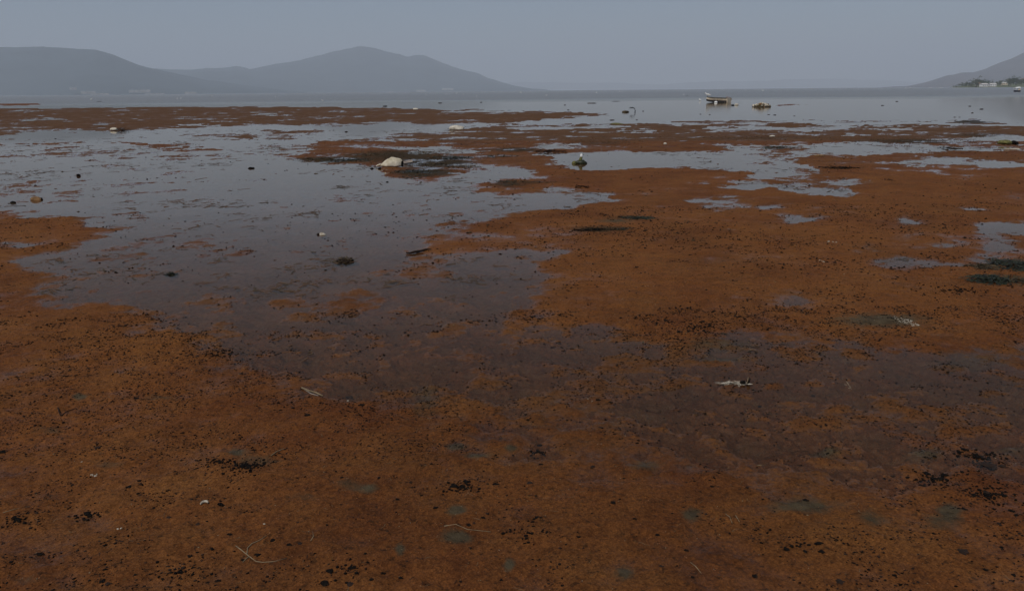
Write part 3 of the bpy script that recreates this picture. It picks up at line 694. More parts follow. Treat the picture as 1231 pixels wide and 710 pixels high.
# ------------------------------------------------------------------ far buildings
def house(px, Y, base, w, d, h, roof_h, label, wall, roofm, rz=0.0, nwin=3, cat='building', name='farm_building', gable=True):
    t = put(obj(name, None), label, cat, loc=(z_at(px, Y), Y, base)); t.rotation_euler = (0, 0, rz)
    put(obj('wall', G().box((0, 0, h / 2), (w, d, h)).mesh('wall', wall, False)), parent=t)
    ov = 0.4
    if gable:
        v = [(-w / 2 - ov, -d / 2 - ov, h), (w / 2 + ov, -d / 2 - ov, h), (w / 2 + ov, d / 2 + ov, h), (-w / 2 - ov, d / 2 + ov, h), (-w / 2 - ov, 0, h + roof_h), (w / 2 + ov, 0, h + roof_h)]
        put(obj('roof', G().add(v, [(0, 1, 5, 4), (2, 3, 4, 5), (0, 4, 3), (1, 2, 5), (3, 2, 1, 0)]).mesh('roof', roofm, False)), parent=t)
    else:
        pts = []
        g = G(); m = 9
        vv = [(sx * (w / 2 + 0.05), -math.cos(math.pi * k / (m - 1)) * (d / 2 + 0.1), h + math.sin(math.pi * k / (m - 1)) * roof_h) for sx in (-1, 1) for k in range(m)]
        g.add(vv, [(k, k + 1, m + k + 1, m + k) for k in range(m - 1)] + [tuple(range(m))[::-1], tuple(range(m, 2 * m))])
        put(obj('roof', g.mesh('roof', roofm, False)), parent=t)
    for k in range(nwin):
        wx_ = -w / 2 + w * (k + 0.5) / nwin
        put(obj('window', G().box((wx_, -d / 2 - 0.03, h * 0.55), (min(1.6, w / nwin * .5), 0.12, h * 0.32)).mesh('window', GLASS, False)), parent=t)
    return t
house(1182.5, 1440, 1.2, 10.5, 8, 4.0, 1.6, 'white lakeside building, left of the bright pair on the right shore', WHITEP, ROOFT, 0.15)
house(1192.8, 1440, 1.4, 9.5, 8, 4.0, 1.5, 'white lakeside building, right of the bright pair on the right shore', WHITEP, ROOFT, -0.1)
house(1222, 1950, 9.5, 7, 7, 5, 2.0, 'small pale house among trees above the right shore', WHITEP, ROOFT, 0.3, 2)
house(1229, 1950, 11.0, 8, 7, 5, 2.2, 'small pale house with clay roof at the right edge above the shore', WHITEP, ROOFR, -0.2, 2)
house(1176, 1550, 3.0, 7, 6, 4, 1.6, 'small tiled house in the trees left of the bright pair', HULL, ROOFR, 0.2, 2)
house(1207, 1560, 4.0, 9, 6, 3.4, 1.4, 'low tan shed in the field right of the bright pair', HULL, ROOFT, 0.0, 2)
def far_shed(px, py, wpx, hpx, Y, label, k=1):
    # base height follows from where the building stands on the slope
    d = ray(px, py); s = Y / d[1]; base = EYE + d[2] * s
    w = wpx / F * Y * 0.98; h = hpx / F * Y
    t = put(obj('greenhouse', None), label, 'greenhouse', loc=(d[0] * s, Y, base)); t.rotation_euler = (0, 0, -math.atan2(d[0], d[1]))
    nb = max(2, int(wpx / 5))
    for b in range(nb):
        ww = w / nb; x0 = -w / 2 + ww * (b + .5); m = 7; dd = 60.0
        vv = [(x0 - ww * .5 * math.cos(math.pi * q / (m - 1)) * .96, sy * dd / 2, h * (0.55 + 0.45 * math.sin(math.pi * q / (m - 1)))) for sy in (-1, 1) for q in range(m)]
        vv += [(x0 - ww * .48, -dd / 2, -12), (x0 + ww * .48, -dd / 2, -12), (x0 - ww * .48, dd / 2, -12), (x0 + ww * .48, dd / 2, -12)]
        fs = [(q, q + 1, m + q + 1, m + q) for q in range(m - 1)] + [tuple(range(m))[::-1] + (14, 15), tuple(range(m, 2 * m)) + (17, 16), (0, m, 16, 14), (m - 1, 15, 17, 2 * m - 1)]
        put(obj('bay', G().add(vv, fs).mesh('bay', GHOUSE, False)), parent=t)
far_shed(106, 110.8, 16, 1.1, 5450, 'pale greenhouse roofs at the foot of the left hill, leftmost strip')
far_shed(120, 113.9, 20, 1.7, 5200, 'brightest pale greenhouse strip right at the waterline below the left hill')
far_shed(168, 109.2, 24, 1.2, 5600, 'long pale greenhouse strip set higher up the foot of the left hill')
far_shed(186, 113.2, 22, 1.0, 5250, 'faint pale greenhouse strip at the waterline right of the brightest one')
far_shed(229, 111.4, 13, 1.0, 5500, 'short pale greenhouse strip furthest right below the left hill')
far_shed(88, 106.0, 8, 0.9, 5700, 'small pale greenhouse highest on the foot of the left hill')
far_shed(470, 111.0, 7, 0.8, 7800, 'tiny pale shed at the waterline below the twin-peaked hill')
far_shed(506, 108.8, 11, 0.9, 8100, 'pale greenhouse strip below the right shoulder of the twin-peaked hill')
far_shed(538, 106.9, 14, 0.9, 8400, 'pale greenhouse strip furthest right under the twin-peaked hill')

# ------------------------------------------------------------------ birds
def bird_meshes(long_neck=True):
    b = G()
    if long_neck:
        b.loft([(-0.34, 0, 0.36), (-0.22, 0, 0.40), (-0.05, 0, 0.44), (0.10, 0, 0.47), (0.18, 0, 0.52), (0.20, 0, 0.62), (0.17, 0, 0.72), (0.20, 0, 0.79), (0.26, 0, 0.81), (0.30, 0, 0.80)],
               [0.012, 0.07, 0.105, 0.09, 0.05, 0.028, 0.024, 0.034, 0.036, 0.016], 8)
        bill = G().loft([(0.29, 0, 0.80), (0.36, 0, 0.79), (0.43, 0, 0.775)], [0.015, 0.010, 0.002], 5)
        lg = lambda s: G().loft([(0.0, s * 0.045, 0.38), (-0.03, s * 0.045, 0.19), (0.01, s * 0.045, 0.0), (0.07, s * 0.05, 0.0)], [0.014, 0.009, 0.008, 0.004], 5)
    else:
        b.loft([(-0.28, 0, 0.14), (-0.18, 0, 0.15), (-0.04, 0, 0.16), (0.09, 0, 0.18), (0.16, 0, 0.24), (0.19, 0, 0.30), (0.23, 0, 0.315), (0.26, 0, 0.305)],
               [0.01, 0.05, 0.085, 0.075, 0.042, 0.044, 0.040, 0.016], 8)
        bill = G().loft([(0.25, 0, 0.305), (0.30, 0, 0.30), (0.33, 0, 0.285)], [0.014, 0.010, 0.003], 5)
        lg = lambda s: G().loft([(0.0, s * 0.035, 0.12), (0.0, s * 0.035, 0.0), (0.04, s * 0.04, 0.0)], [0.009, 0.007, 0.004], 5)
    w = lambda s: G().loft([(0.10, s * 0.075, 0.47 if long_neck else 0.19), (-0.08, s * 0.10, 0.46 if long_neck else 0.18), (-0.30, s * 0.03, 0.38 if long_neck else 0.15)], [0.035, 0.055, 0.008], 6)
    return b.mesh('body', FEATH), bill.mesh('bill', BILL), [lg(s).mesh('leg', LEG) for s in (-1, 1)], [w(s).mesh('wing', FEATH) for s in (-1, 1)]
BK = {'egret': bird_meshes(True), 'gull': bird_meshes(False)}
def bird(kind, pos, label, group=None, size=1.0, rz=0.0):
    b, bl, lg, wg = BK[kind]
    t = put(obj(kind, None), label, 'bird', group, loc=pos); t.rotation_euler = (0, 0, rz); t.scale = (size,) * 3
    put(obj('body', b), parent=t); put(obj('bill', bl), parent=t)
    for m_ in lg: put(obj('leg', m_), parent=t)
    for m_ in wg: put(obj('wing', m_), parent=t)
    return t
FARB = 'white waterbirds scattered far out on the lake'
for px, py, s in ((213, 118.8, 1), (217.5, 118.6, 1), (255, 116.8, 1.2), (331, 116.6, .9), (388, 121.6, .9), (536, 113.6, 1), (549, 113.6, 1.3), (557, 113.8, .9), (512, 114, .9), (626, 113.2, 1.8),
                  (657, 115, 1.0), (717, 113, 1.3), (745, 111.2, 1.1), (757, 109.8, 1.0), (822, 114.0, .8), (917, 110.8, 1.6), (947, 110.2, .9), (1089, 107.4, 1.3), (1094, 107.2, 1.6), (1119, 107, 1.4), (1131, 107, 1.4),
                  (1145, 106.4, 1.3), (1148, 106.3, 1.2), (1151, 106.3, 1.2), (573, 116, .8), (320, 113.9, 1.0)):
    p = at(px, py); D = p[1]
    if D > 900 or D < 0:
        D = 700.0; p = np.array([z_at(px, D), D, 0.0])
    bird('gull' if s < 1.05 else 'egret', (p[0], p[1], -0.05), 'tiny white bird on the open water far out on the lake', FARB, s * max(1.0, min(1.35, D / 420)), random.random() * 6.28)
p = at(110, 121.2); bird('egret', (p[0], p[1], -0.04), 'white bird standing beside dark snags in the far water at left', None, 1.0, 0.4)
p = at(841.5, 121.2); bird('gull', (p[0], p[1], -0.03), 'small white bird wading just left of the stranded boat', None, 1.0, 1.8)

# ------------------------------------------------------------------ boats
def make_hull(L, Wd, H, sheer, name='hull', n=12):
    """open flat-bottomed hull, bow towards +x; returns outer/inner loops helper"""
    secs = []
    for i in range(n + 1):
        t = i / n; x = -L / 2 + L * t
        w = Wd / 2 * (0.80 + 0.20 * math.sin(min(t * 2.2, 1) * math.pi / 2)) * (1 - max(0, (t - 0.45) / 0.55) ** 2.2 * 0.97)
        top = H + sheer * max(0, (t - 0.35) / 0.65) ** 2 + 0.04 * (1 - t)
        bot = 0.0 + 0.30 * H * max(0, (t - 0.6) / 0.4) ** 2
        secs.append((x, w, top, bot))
    return secs
def hull_parts(t, secs, out_m, in_m, trim_m, bottom_m, thick=0.035, belt=.12):
    g = G(); gi = G(); gb = G(); gt = G(); n = len(secs)
    vo = []; vi = []; vt = []; vb = []
    for (x, w, top, bot) in secs:
        wb = w * 0.78; mid = bot + (top - bot) * belt
        vb += [(x, -wb, bot), (x, wb, bot), (x, -(wb + (w - wb) * belt), mid), (x, wb + (w - wb) * .12, mid)]
        vo += [(x, -(wb + (w - wb) * belt), mid), (x, -w, top), (x, wb + (w - wb) * .12, mid), (x, w, top)]
        wi = max(w - thick, 0.002); wbi = max(wb - thick, 0.002)
        vi += [(x, -wi, top - 0.003), (x, -wbi, bot + 0.04), (x, wbi, bot + 0.04), (x, wi, top - 0.003)]
        wo = w + 0.03; wn = max(w - 0.06, 0.001)
        vt += [(x, -wo, top - .05), (x, -wo, top + .02), (x, -wn, top + .02), (x, -wn, top - .05), (x, wn, top - .05), (x, wn, top + .02), (x, wo, top + .02), (x, wo, top - .05)]
    fo, fi, fb, ft = [], [], [], []
    for i in range(n - 1):
        a, b = 4 * i, 4 * i + 4
        fo += [(a, b, b + 1, a + 1), (a + 3, b + 3, b + 2, a + 2)]
        fb += [(a, a + 1, b + 1, b), (a, b, b + 2, a + 2), (a + 3, b + 3, b + 1, a + 1)]
        for k in range(3): fi.append((a + k, a + k + 1, b + k + 1, b + k))
        a, b = 8 * i, 8 * i + 8
        for s in (0, 4):
            for k in range(4): ft.append((a + s + k, b + s + k, b + s + (k + 1) % 4, a + s + (k + 1) % 4))
    ft += [(0, 1, 2, 3), (4, 5, 6, 7)]
    put(obj('hull', g.add(vo, fo).mesh('hull', out_m, False)), parent=t)
    put(obj('bottom', gb.add(vb, fb).mesh('bottom', bottom_m, False)), parent=t)
    put(obj('lining', gi.add(vi, fi).mesh('lining', in_m, False)), parent=t)
    put(obj('gunwale', gt.add(vt, ft).mesh('gunwale', trim_m, False)), parent=t)
    x, w, top, bot = secs[0]; wb = w * 0.78
    v = [(x + d, s * q, zz) for d in (-0.03, 0.045) for s, q, zz in ((-1, wb, bot - .002), (1, wb, bot - .002), (1, w + .004, top + .045), (-1, w + .004, top + .045))]
    put(obj('transom', G().add(v, [(0, 3, 2, 1), (4, 5, 6, 7), (0, 1, 5, 4), (1, 2, 6, 5), (2, 3, 7, 6), (3, 0, 4, 7)]).mesh('transom', out_m, False)), parent=t)
# derelict wooden boat with a bird on its bow
p = at(863.5, 123.2)
t = put(obj('rowing_boat', None), 'weathered cream wooden boat stranded in the shallows with a white bird on its bow', 'boat', loc=(p[0], p[1] + 0.5, -0.02))
t.rotation_euler = (math.radians(5), math.radians(-2), math.radians(180 - 46))
secs = make_hull(3.3, 1.35, 0.54, 0.12)
hull_parts(t, secs, HULL, HULLIN, TRIM, TAR_SHADE, belt=.45)  # tall dark belt: tar plus painted shade below the flaring sides
for x, w in ((-0.95, 1.12), (0.15, 1.22)):
    put(obj('seat', G().box((x, 0, 0.40), (0.26, w, 0.035)).mesh('seat', HULLIN, False)), parent=t)
g = G(); sv = [s for s in secs if s[0] > 0.75]
vv = []
for (x, w, top, bot) in sv: vv += [(x, -w * .97, top + .004), (x, w * .97, top + .004)]
put(obj('foredeck', g.add(vv, [(2 * k, 2 * k + 2, 2 * k + 3, 2 * k + 1) for k in range(len(sv) - 1)]).mesh('foredeck', HULL, False)), parent=t)
for k, x in enumerate((-1.35, -0.5, 0.65)):
    put(obj('rib', G().box((x, 0, 0.07), (0.06, 1.0, 0.05)).mesh('rib', HULLIN, False)), parent=t)
put(obj('stern_rail', G().loft([(-1.6, -.5, .52), (-1.5, -.48, .70), (-1.5, .48, .70), (-1.6, .5, .52)], [.025] * 4, 6).mesh('stern_rail', REDP)), parent=t)
bow = t.matrix_basis @ Vector((1.50, 0.0, 0.72))
bird('gull', (bow[0], bow[1], bow[2] - 0.03), 'white bird perched on the raised bow of the stranded cream boat', None, 1.35, 2.9)
g = rock(G(), (0, 0, 0), (0.42, 0.3, 0.24), 2, 0.15, 31)
p2 = at(860.5, 123.6)
put(obj('float', g.mesh('float', WHITEP)), 'small white block in the water right in front of the stranded boat', 'float', loc=(p2[0], p2[1], -0.03))

# canopied motorboat and tan boat at the right edge
p = at(1221.8, 110.6); D = p[1]
t = put(obj('motorboat', None), 'small dark-hulled motorboat under a bright white canopy near the right edge', 'boat', loc=(p[0], p[1], -0.05)); t.rotation_euler = (0, 0, math.radians(200))
secs = make_hull(2.2, 1.2, 0.52, 0.15); hull_parts(t, secs, NAVY, HULLIN, WHITEP, TAR_SHADE)
v = []
for k in range(7):
    a = math.pi * k / 6
    v += [(-0.85, -0.62 * math.cos(a), 1.18 + 0.32 * math.sin(a)), (0.95, -0.52 * math.cos(a), 1.10 + 0.20 * math.sin(a))]
v += [(q[0], q[1], q[2] + 0.035) for q in v]
fs = [(2 * k, 2 * k + 2, 2 * k + 3, 2 * k + 1) for k in range(6)] + [(14 + 2 * k + 1, 14 + 2 * k + 3, 14 + 2 * k + 2, 14 + 2 * k) for k in range(6)]
fs += [(0, 14, 26, 12)[::-1], (1, 13, 27, 15)] + [(2 * k, 14 + 2 * k, 14 + 2 * k + 2, 2 * k + 2) for k in range(6)] + [(2 * k + 1, 2 * k + 3, 14 + 2 * k + 3, 14 + 2 * k + 1) for k in range(6)]
put(obj('canopy', G().add(v, fs).mesh('canopy', WHITEP, False)), parent=t)
for x, y in ((-0.8, -.58), (-0.8, .58), (0.8, -.5), (0.8, .5)):
    put(obj('canopy_post', G().loft([(x, y, .45), (x, y, 1.17)], [.025, .025], 6).mesh('canopy_post', WHITEP)), parent=t)
put(obj('cabin_side', G().box((-0.55, 0.45, 0.78), (0.7, 0.05, 0.62)).mesh('cabin_side', HULL, False)), parent=t)
put(obj('outboard_motor', G().box((-1.22, 0, 0.62), (0.22, 0.26, 0.36), 0, .8).box((-1.24, 0, 0.22), (0.1, 0.08, 0.6)).mesh('outboard_motor', TAR_SHADE, False)), parent=t)
p = at(1236, 110.8)
t = put(obj('fishing_boat', None), 'tan boat with a rust-red cover cut off by the right edge', 'boat', loc=(p[0] + .5, p[1] - 1, -0.05)); t.rotation_euler = (0, 0, math.radians(188))
secs = make_hull(4.6, 1.4, 0.62, 0.3); hull_parts(t, secs, HULL, HULLIN, HULL, TAR_SHADE)
put(obj('cover', G().loft([(-1.9, 0, .74), (-1.2, 0, .86), (0.4, 0, .88), (1.2, 0, .80)], [.45, .62, .6, .3], 10, 0.42).mesh('cover', REDP)), parent=t)
put(obj('outboard_motor', G().box((-2.42, 0, 0.80), (0.24, 0.28, 0.40), 0, .8).box((-2.44, 0, 0.3), (0.1, 0.08, 0.7)).mesh('outboard_motor', TAR_SHADE, False)), parent=t)

# ------------------------------------------------------------------ things lying on the shore
def gz(x, y): return float(ground(np.array([x]), np.array([y]), False)[0])
def place(px, py, sink=0.0, lift=True):
    p = at(px, py); zz = gz(p[0], p[1])
    return Vector((p[0], p[1], max(zz, -0.01 if lift else zz) - sink))

# rubble heap
p = at(915.5, 128.6)
t = put(obj('rubble_heap', None), 'low heap of pale yellowish stones standing in the water right of the boat', 'rubble', loc=(p[0], p[1], -0.03))
rs = np.random.default_rng(9)
rock_ms = [rock(G(), (0, 0, 0), (1, 1, 0.8), 2, 0.22, 60 + k, facet=3).mesh('stone', m_, False) for k, m_ in enumerate((PALE, SACK, TAN, PALE, ALGG))]
for k in range(110):
    a = rs.random() * 6.28; q = rs.random() ** .55
    o = put(obj('stone', rock_ms[k % 5]), parent=t)
    hx = 0.85 * q * math.cos(a); hy = 0.8 * q * math.sin(a)
    s = 0.08 + 0.13 * rs.random()
    o.location = (hx, hy, max(0, 0.36 * (1 - q * .6)) * rs.random() ** .4 + (0.05 if q < .7 else 0)); o.scale = (s, s, s * .8); o.rotation_euler = (rs.random(), rs.random(), rs.random() * 6)
put(obj('weed_base', rock(G(), (0, 0, 0), (1.7, 1.5, .16), 3, .12, 5).mesh('weed_base', WEEDB)), parent=t)

def stone(px, py, wpx, hpx, mat, label, name='stone', cat='stone', sub=3, rough=.22, seed=0, depth=.8, rz=0.0, facet=0, sink=.0, group=None, flat=.35):
    p = place(px, py, sink); s = mpp(px, py); hpx = hpx * (.8 if sub == 3 and wpx < 16 else 1); seed_ = seed
    dd = wpx * s * .95
    return put(obj(name, rock(G(), (0, 0, 0), (dd, dd * depth, hpx * s * 1.02 + sink), sub, rough, seed, 0, flat, facet).mesh(name, mat)), label, cat, group, loc=p)

# pale boulder or sack group at centre left
s = mpp(472, 202); p = place(470, 201, .015)
t = put(obj('cream_sack', None), 'large cream-coloured bulging sack slumped at the pool edge on dark weed', 'sack', loc=p)
W2, H2 = 28 * s, 12.0 * s
Vv, Ff = ico(4)
Vn = Vv.copy()
hx = Vn[:, 0]; 
prof = np.interp(hx, [-1, -.7, -.35, 0.0, .3, .62, .85, 1], [.05, .38, .74, 1.0, .97, .90, .80, .55])
rr = np.sqrt(np.maximum(1e-6, 1 - hx ** 2))
zz = np.where(Vn[:, 2] > 0, Vn[:, 2] / rr * prof, Vn[:, 2] * .25)
k = np.sin(hx * 9 + Vn[:, 1] * 5) * .04 + np.sin(Vn[:, 1] * 13 - hx * 4 + 1) * .035 + np.sin(hx * 21 + Vn[:, 2] * 15) * .015
Vn = np.stack([hx * W2 / 2 + .01, Vn[:, 1] * .13 * (1 + k), (zz + .25 + k * .7 * rr) * H2 * .8], 1)
put(obj('bulk', mesh('bulk', Vn, Ff, SACK)), parent=t)
put(obj('mouth_fold', rock(G(), (W2 * .50, -.02, H2 * .05), (.05, .16, H2 * .6), 3, .3, 8).mesh('mouth_fold', BLACK)), parent=t)
put(obj('tied_corner', G().loft([(-W2 * .42, -.03, H2 * .3), (-W2 * .56, -.04, H2 * .22), (-W2 * .62, -.05, H2 * .14)], [.028, .016, .012], 8).mesh('tied_corner', SACK)), parent=t)
p = place(491, 197.5)
o = put(obj('board', G().box((0, 0, .02), (.21, .10, .035), 0).mesh('board', WOODG, False)), 'short grey weathered board tilted against the weed right of the cream sack', 'board', loc=(p[0], p[1], p[2] + .03)); o.rotation_euler = (math.radians(28), math.radians(-10), .15)
stone(447, 203, 4, 2.6, BLACK, 'small black stone in the pool left of the cream sack, the outer one', seed=3)
stone(456.5, 203, 4.5, 2.8, BLACK, 'small black stone touching the left tip of the cream sack', seed=4)
stone(465.5, 219, 3.6, 2.2, BLACK, 'small black stone in the pool below the weed bank in front of the sack', seed=5)
# pale slabs further out
stone(549, 156, 20, 5.4, PALE, 'long flat white stone lying on the far strip of mud, centre left', seed=12, depth=.9, rough=.18, facet=2)
stone(499.8, 132.6, 7, 2.8, PALE, 'small cream stone on the far mud edge near the lake', seed=13)
stone(137, 157, 10, 4.2, PALE, 'pointed cream stone on the far mud bank at left beside dark branches', seed=14, facet=4)
p = place(146, 157.3); Vq, Qq = strands(40, .22, .2, .14, .35, .022, 77)
put(obj('dark_branches', mesh_np('dark_branches', Vq, Qq, False, [BLACK])), 'tangle of dark branches against the right side of the pointed cream stone', 'branches', loc=p)
stone(928, 165, 7, 2.2, PALE, 'small pale flat stone on the brown bank above the right-hand pool', seed=16)
stone(985, 188.3, 13, 2.6, TAN, 'flat tan stone on the bank below the right-hand pool', seed=17)
stone(799.5, 174.8, 4.5, 3.2, PALE, 'small round white stone on the brown bank right of the algae clump', seed=18, depth=1)
p = place(800.5, 173.4)
stone(885.5, 126.6, 5, 2.6, PALE, 'small pale stone in the water between the boat and the rubble heap', seed=19)
stone(881, 126.8, 4, 1.6, BLACK, 'small dark stone beside the pale one between boat and rubble heap', seed=20)
stone(43, 240.3, 14, 6, TAN, 'tan block-like stone in the pool at far left', seed=21, facet=7, rough=.06, depth=.6)
stone(50, 240.0, 3.6, 4.2, BLACK, 'dark broken end piece touching the tan block at far left', seed=22)
stone(15.5, 244, 7, 3.6, BLACK, 'low black stone near the left edge below the tan block', seed=23)
stone(94.5, 211.8, 4.5, 4.2, BLACK, 'small upright black stone in the left pool', seed=24, depth=1, flat=.7)
stone(302, 202.6, 8, 3, BLACK, 'flat black stone alone in the middle of the large pool', seed=25)
for k, (px, py, w_, h_, lab) in enumerate(((67, 167, 3, 2, 'black speck-like stone in the far left pool below the mud bank'), (322, 196.8, 4, 1.8, 'tiny dark stone in the big pool left of the cream sack'), (380, 208.8, 6, 3, 'small brown lump of weed in the big pool left of the cream sack'),
                        (416, 158.8, 5, 3, 'small black stone in the upper strip of water, centre left'), (463, 127.9, 7, 2.2, 'small black stone at the lake edge, centre left'), (529, 124, 7, 1.6, 'dark low snag in the lake, left of centre'), (578, 123.2, 4, 1.4, 'dark speck of rock in the lake, nearer the centre'),
                        (711, 124.2, 13, 1.6, 'dark greenish low clump in the lake, centre'), (741, 122, 13, 1.0, 'thin dark line of mud in the lake behind the bent stem'), (736, 144.6, 8, 2.2, 'dark flat clump in the bay in front of the bent stem'), (765.5, 144.3, 3.6, 1.8, 'dark dot of rock in the bay right of the flat clump'),
                        (773, 133.8, 2, 2, 'tiny dark post stump right of the bent stem'), (679, 126.4, 3, 1.6, 'dark dot in the lake left of the greenish clump'), (683, 132.4, 4, 1.6, 'dark dot at the mud tongue in the centre'), (1166, 127.8, 4, 1.6, 'dark stone in the right lake, upper of three'),
                        (1180, 131.4, 5, 2.2, 'dark stone in the right lake, furthest right of three'), (1169, 136, 4, 2, 'dark stone in the right lake, lowest of three'), (1148, 141, 4, 1.6, 'dark low rock left of the dark spit in the right lake'), (1153.5, 141, 4, 1.4, 'dark low rock beside the spit in the right lake'),
                        (1061, 127, 5, 1.6, 'dark smudge of rock in the right lake above the pools'), (1078, 122.2, 4, 1.4, 'faint dark rock in the far right lake'), (1040, 150.8, 4, 2.2, 'dark lump on the thin mud line at the lake edge'), (977, 158.2, 3, 2, 'small dark lump on the bank behind the right-hand pool'),
                        (931, 138.4, 5, 1.8, 'dark lump in front of the rubble heap, right of the group'), (924, 138, 4, 1.6, 'dark lump in front of the rubble heap, left of the group'), (955, 139.6, 3, 1.4, 'dark dot right of the rubble heap in the near water'), (826, 115.6, 2.6, 1.4, 'dark speck in the lake left of the boat'),
                        (842, 137.4, 3, 1.4, 'dark dot in the water below the boat, left'), (853, 138.0, 3, 1.4, 'dark dot in the water below the boat, right'), (119, 122.4, 8, 1.2, 'dark snag low in the far water right of the standing bird'))):
    stone(px, py, w_ * .85, h_ * .55, DKBROWN if k not in (2, 7) else WEEDB, lab, name='stone' if k not in (2, 7) else 'weed_lump', cat='stone' if k not in (2, 7) else 'weed', seed=100 + k, sub=3, rough=.5, sink=.01)

# algae-covered stump with a white thing on top, in the middle pool
s = mpp(697, 196); p = place(697, 196.5, .01)
t = put(obj('weedy_stump', None), 'yellow-green weedy stump with a white lump on top, in the centre pool', 'stump', loc=p)
put(obj('base', rock(G(), (.0, 0, 0), (15 * s, .22, 5.5 * s), 3, .35, 41).mesh('base', WEED)), parent=t)
put(obj('side_clump', rock(G(), (-.12, -.02, 0), (6 * s, .12, 4 * s), 3, .4, 42).mesh('side_clump', ALGG)), parent=t)
put(obj('stalk', G().loft([(0.0, 0, .06), (.02, 0, .11), (.03, 0, .16), (.035, 0, .2)], [.05, .04, .03, .028], 8).mesh('stalk', ALGG)), parent=t)
put(obj('white_lump', rock(G(), (.035, 0, .16), (.065, .06, .085), 3, .15, 43).mesh('white_lump', WHITEP)), parent=t)
Vq, Qq = strands(180, .16, .12, .12, .10, .007, 44)
put(obj('weed', mesh_np('weed', Vq, Qq, False, [ALGG])), parent=t)

# bent stem with a leaf tuft out on the lake
s = mpp(756, 134.5); p = at(751.5, 135)
put(obj('driftwood', rock(G(), (0, 0, 0), (9.5 * s, .4, 2.4 * s), 3, .45, 51).mesh('driftwood', WEEDB)), 'low dark driftwood lump in the bay left of the bent stem', 'driftwood', loc=(p[0], p[1], -.03))
p = at(763, 134.8)
t = put(obj('bent_stem', None), 'dark bent plant stem arching from the lake, leaf tuft at its tip', 'plant', loc=(p[0], p[1], 0))
put(obj('stem', G().loft([(0.0, 0, -.1), (.04, 0, .10), (0, 0, .22), (-.10, 0, .32), (-.22, 0, .35)], [.035, .03, .026, .022, .012], 6).mesh('stem', BLACK)), parent=t)
Vq, Qq = strands(60, .13, .10, .12, .16, .03, 52); Vq = Vq + np.array([-.24, 0, .27])
put(obj('leaf_tuft', mesh_np('leaf_tuft', Vq, Qq, False, [WEED])), parent=t)
p = at(741, 149.4); s = mpp(741, 149)
put(obj('algae_mat', rock(G(), (0, 0, 0), (14.5 * s, .7, 1.9 * s), 3, .3, 53).mesh('algae_mat', ALGG)), 'olive-green mat of algae on the shore of the bay below the bent stem', 'algae', loc=(p[0], p[1], -.01))

# weedy rock in the pool near the right edge
s = mpp(1211, 173); p = place(1211, 173.6)
t = put(obj('weedy_rock', None), 'olive weed-covered rock with dark hollow in the small pool near the right edge', 'rock', loc=p)
put(obj('bulk', rock(G(), (-.08, 0, 0), (17 * s, .35, 5.4 * s), 3, .3, 61).mesh('bulk', ALGG)), parent=t)
put(obj('dark_side', rock(G(), (.16, -.03, 0), (8 * s, .3, 4.6 * s), 3, .3, 62).mesh('dark_side', BLACK)), parent=t)
for k, (dx, dy, q) in enumerate(((.06, .2, .08), (.22, .25, .07), (.36, .2, .05), (-.02, .22, .05))):
    put(obj('stone', rock(G(), (dx, dy, .05), (q, q, q * .8), 2, .2, 63 + k).mesh('stone', PALE)), parent=t)
p = place(1216, 180.0)
o = put(obj('plank', G().box((0, 0, .015), (17 * mpp(1216, 180), .09, .03)).mesh('plank', PALE, False)), 'thin pale plank lying on the bank below the weedy rock at right', 'plank', loc=p)

# middle-distance clumps
def clump(px, py, wpx, dep, hpx, n, mat, label, seed, cat='weed', name='weed_clump', core=True, wl=.35, ww=1.3, align=None, group=None, matc=None):
    s = mpp(px, py); p = place(px, py, .002); rx = wpx * s / 2; ry = dep
    t = put(obj(name, None), label, cat, group, loc=p)
    Vq, Qq = strands(n, rx, ry, hpx * s, rx * wl, max(s * ww, .0022), seed, align=align)
    put(obj('strands', mesh_np('strands', Vq, Qq, False, [mat])), parent=t, kind='stuff')
    if core: put(obj('core', rock(G(), (0, 0, 0), (rx * 1.5, ry * 1.4, hpx * s * .65), 3, .4, seed).mesh('core', matc or BLACK)), parent=t)
    return t
clump(414, 314, 26, .10, 7, 240, WEEDB, 'domed dark clump of crumbly weed in the shallow pool, left of centre', 201, matc=DKBROWN)
clump(206, 329.5, 15, .07, 4.6, 130, WEED, 'small dark wedge-shaped clump of weed in the shallows at left', 202)
p = place(503, 304); s = mpp(503, 304)
put(obj('stick', G().loft([(-14 * s, -.05, .012), (-9 * s, -.06, .012), (-4 * s, -.02, .018), (2 * s, .03, .016), (8 * s, .09, .02), (14 * s, .12, .014)], [.008, .011, .013, .011, .012, .007], 8).mesh('stick', DKBROWN)),
    'knobbly black-brown stick lying on the orange mud, left of centre', 'stick', loc=p)
p = place(387.5, 282, .002); s = mpp(387, 282)
t = put(obj('shell', None), 'small pale broken shell with dark rim on a wisp of mud in the pool', 'shell', loc=p)
put(obj('valve', rock(G(), (0, 0, 0), (8 * s, .06, 4 * s), 3, .3, 203, facet=3).mesh('valve', BONE)), parent=t)
put(obj('rim', rock(G(), (-4.6 * s, -.01, 0), (4 * s, .05, 3.4 * s), 2, .3, 204).mesh('rim', DKBROWN)), parent=t)
put(obj('rim', rock(G(), (2 * s, -.03, 0), (7 * s, .03, 1.6 * s), 2, .3, 205).mesh('rim', DKBROWN)), parent=t)
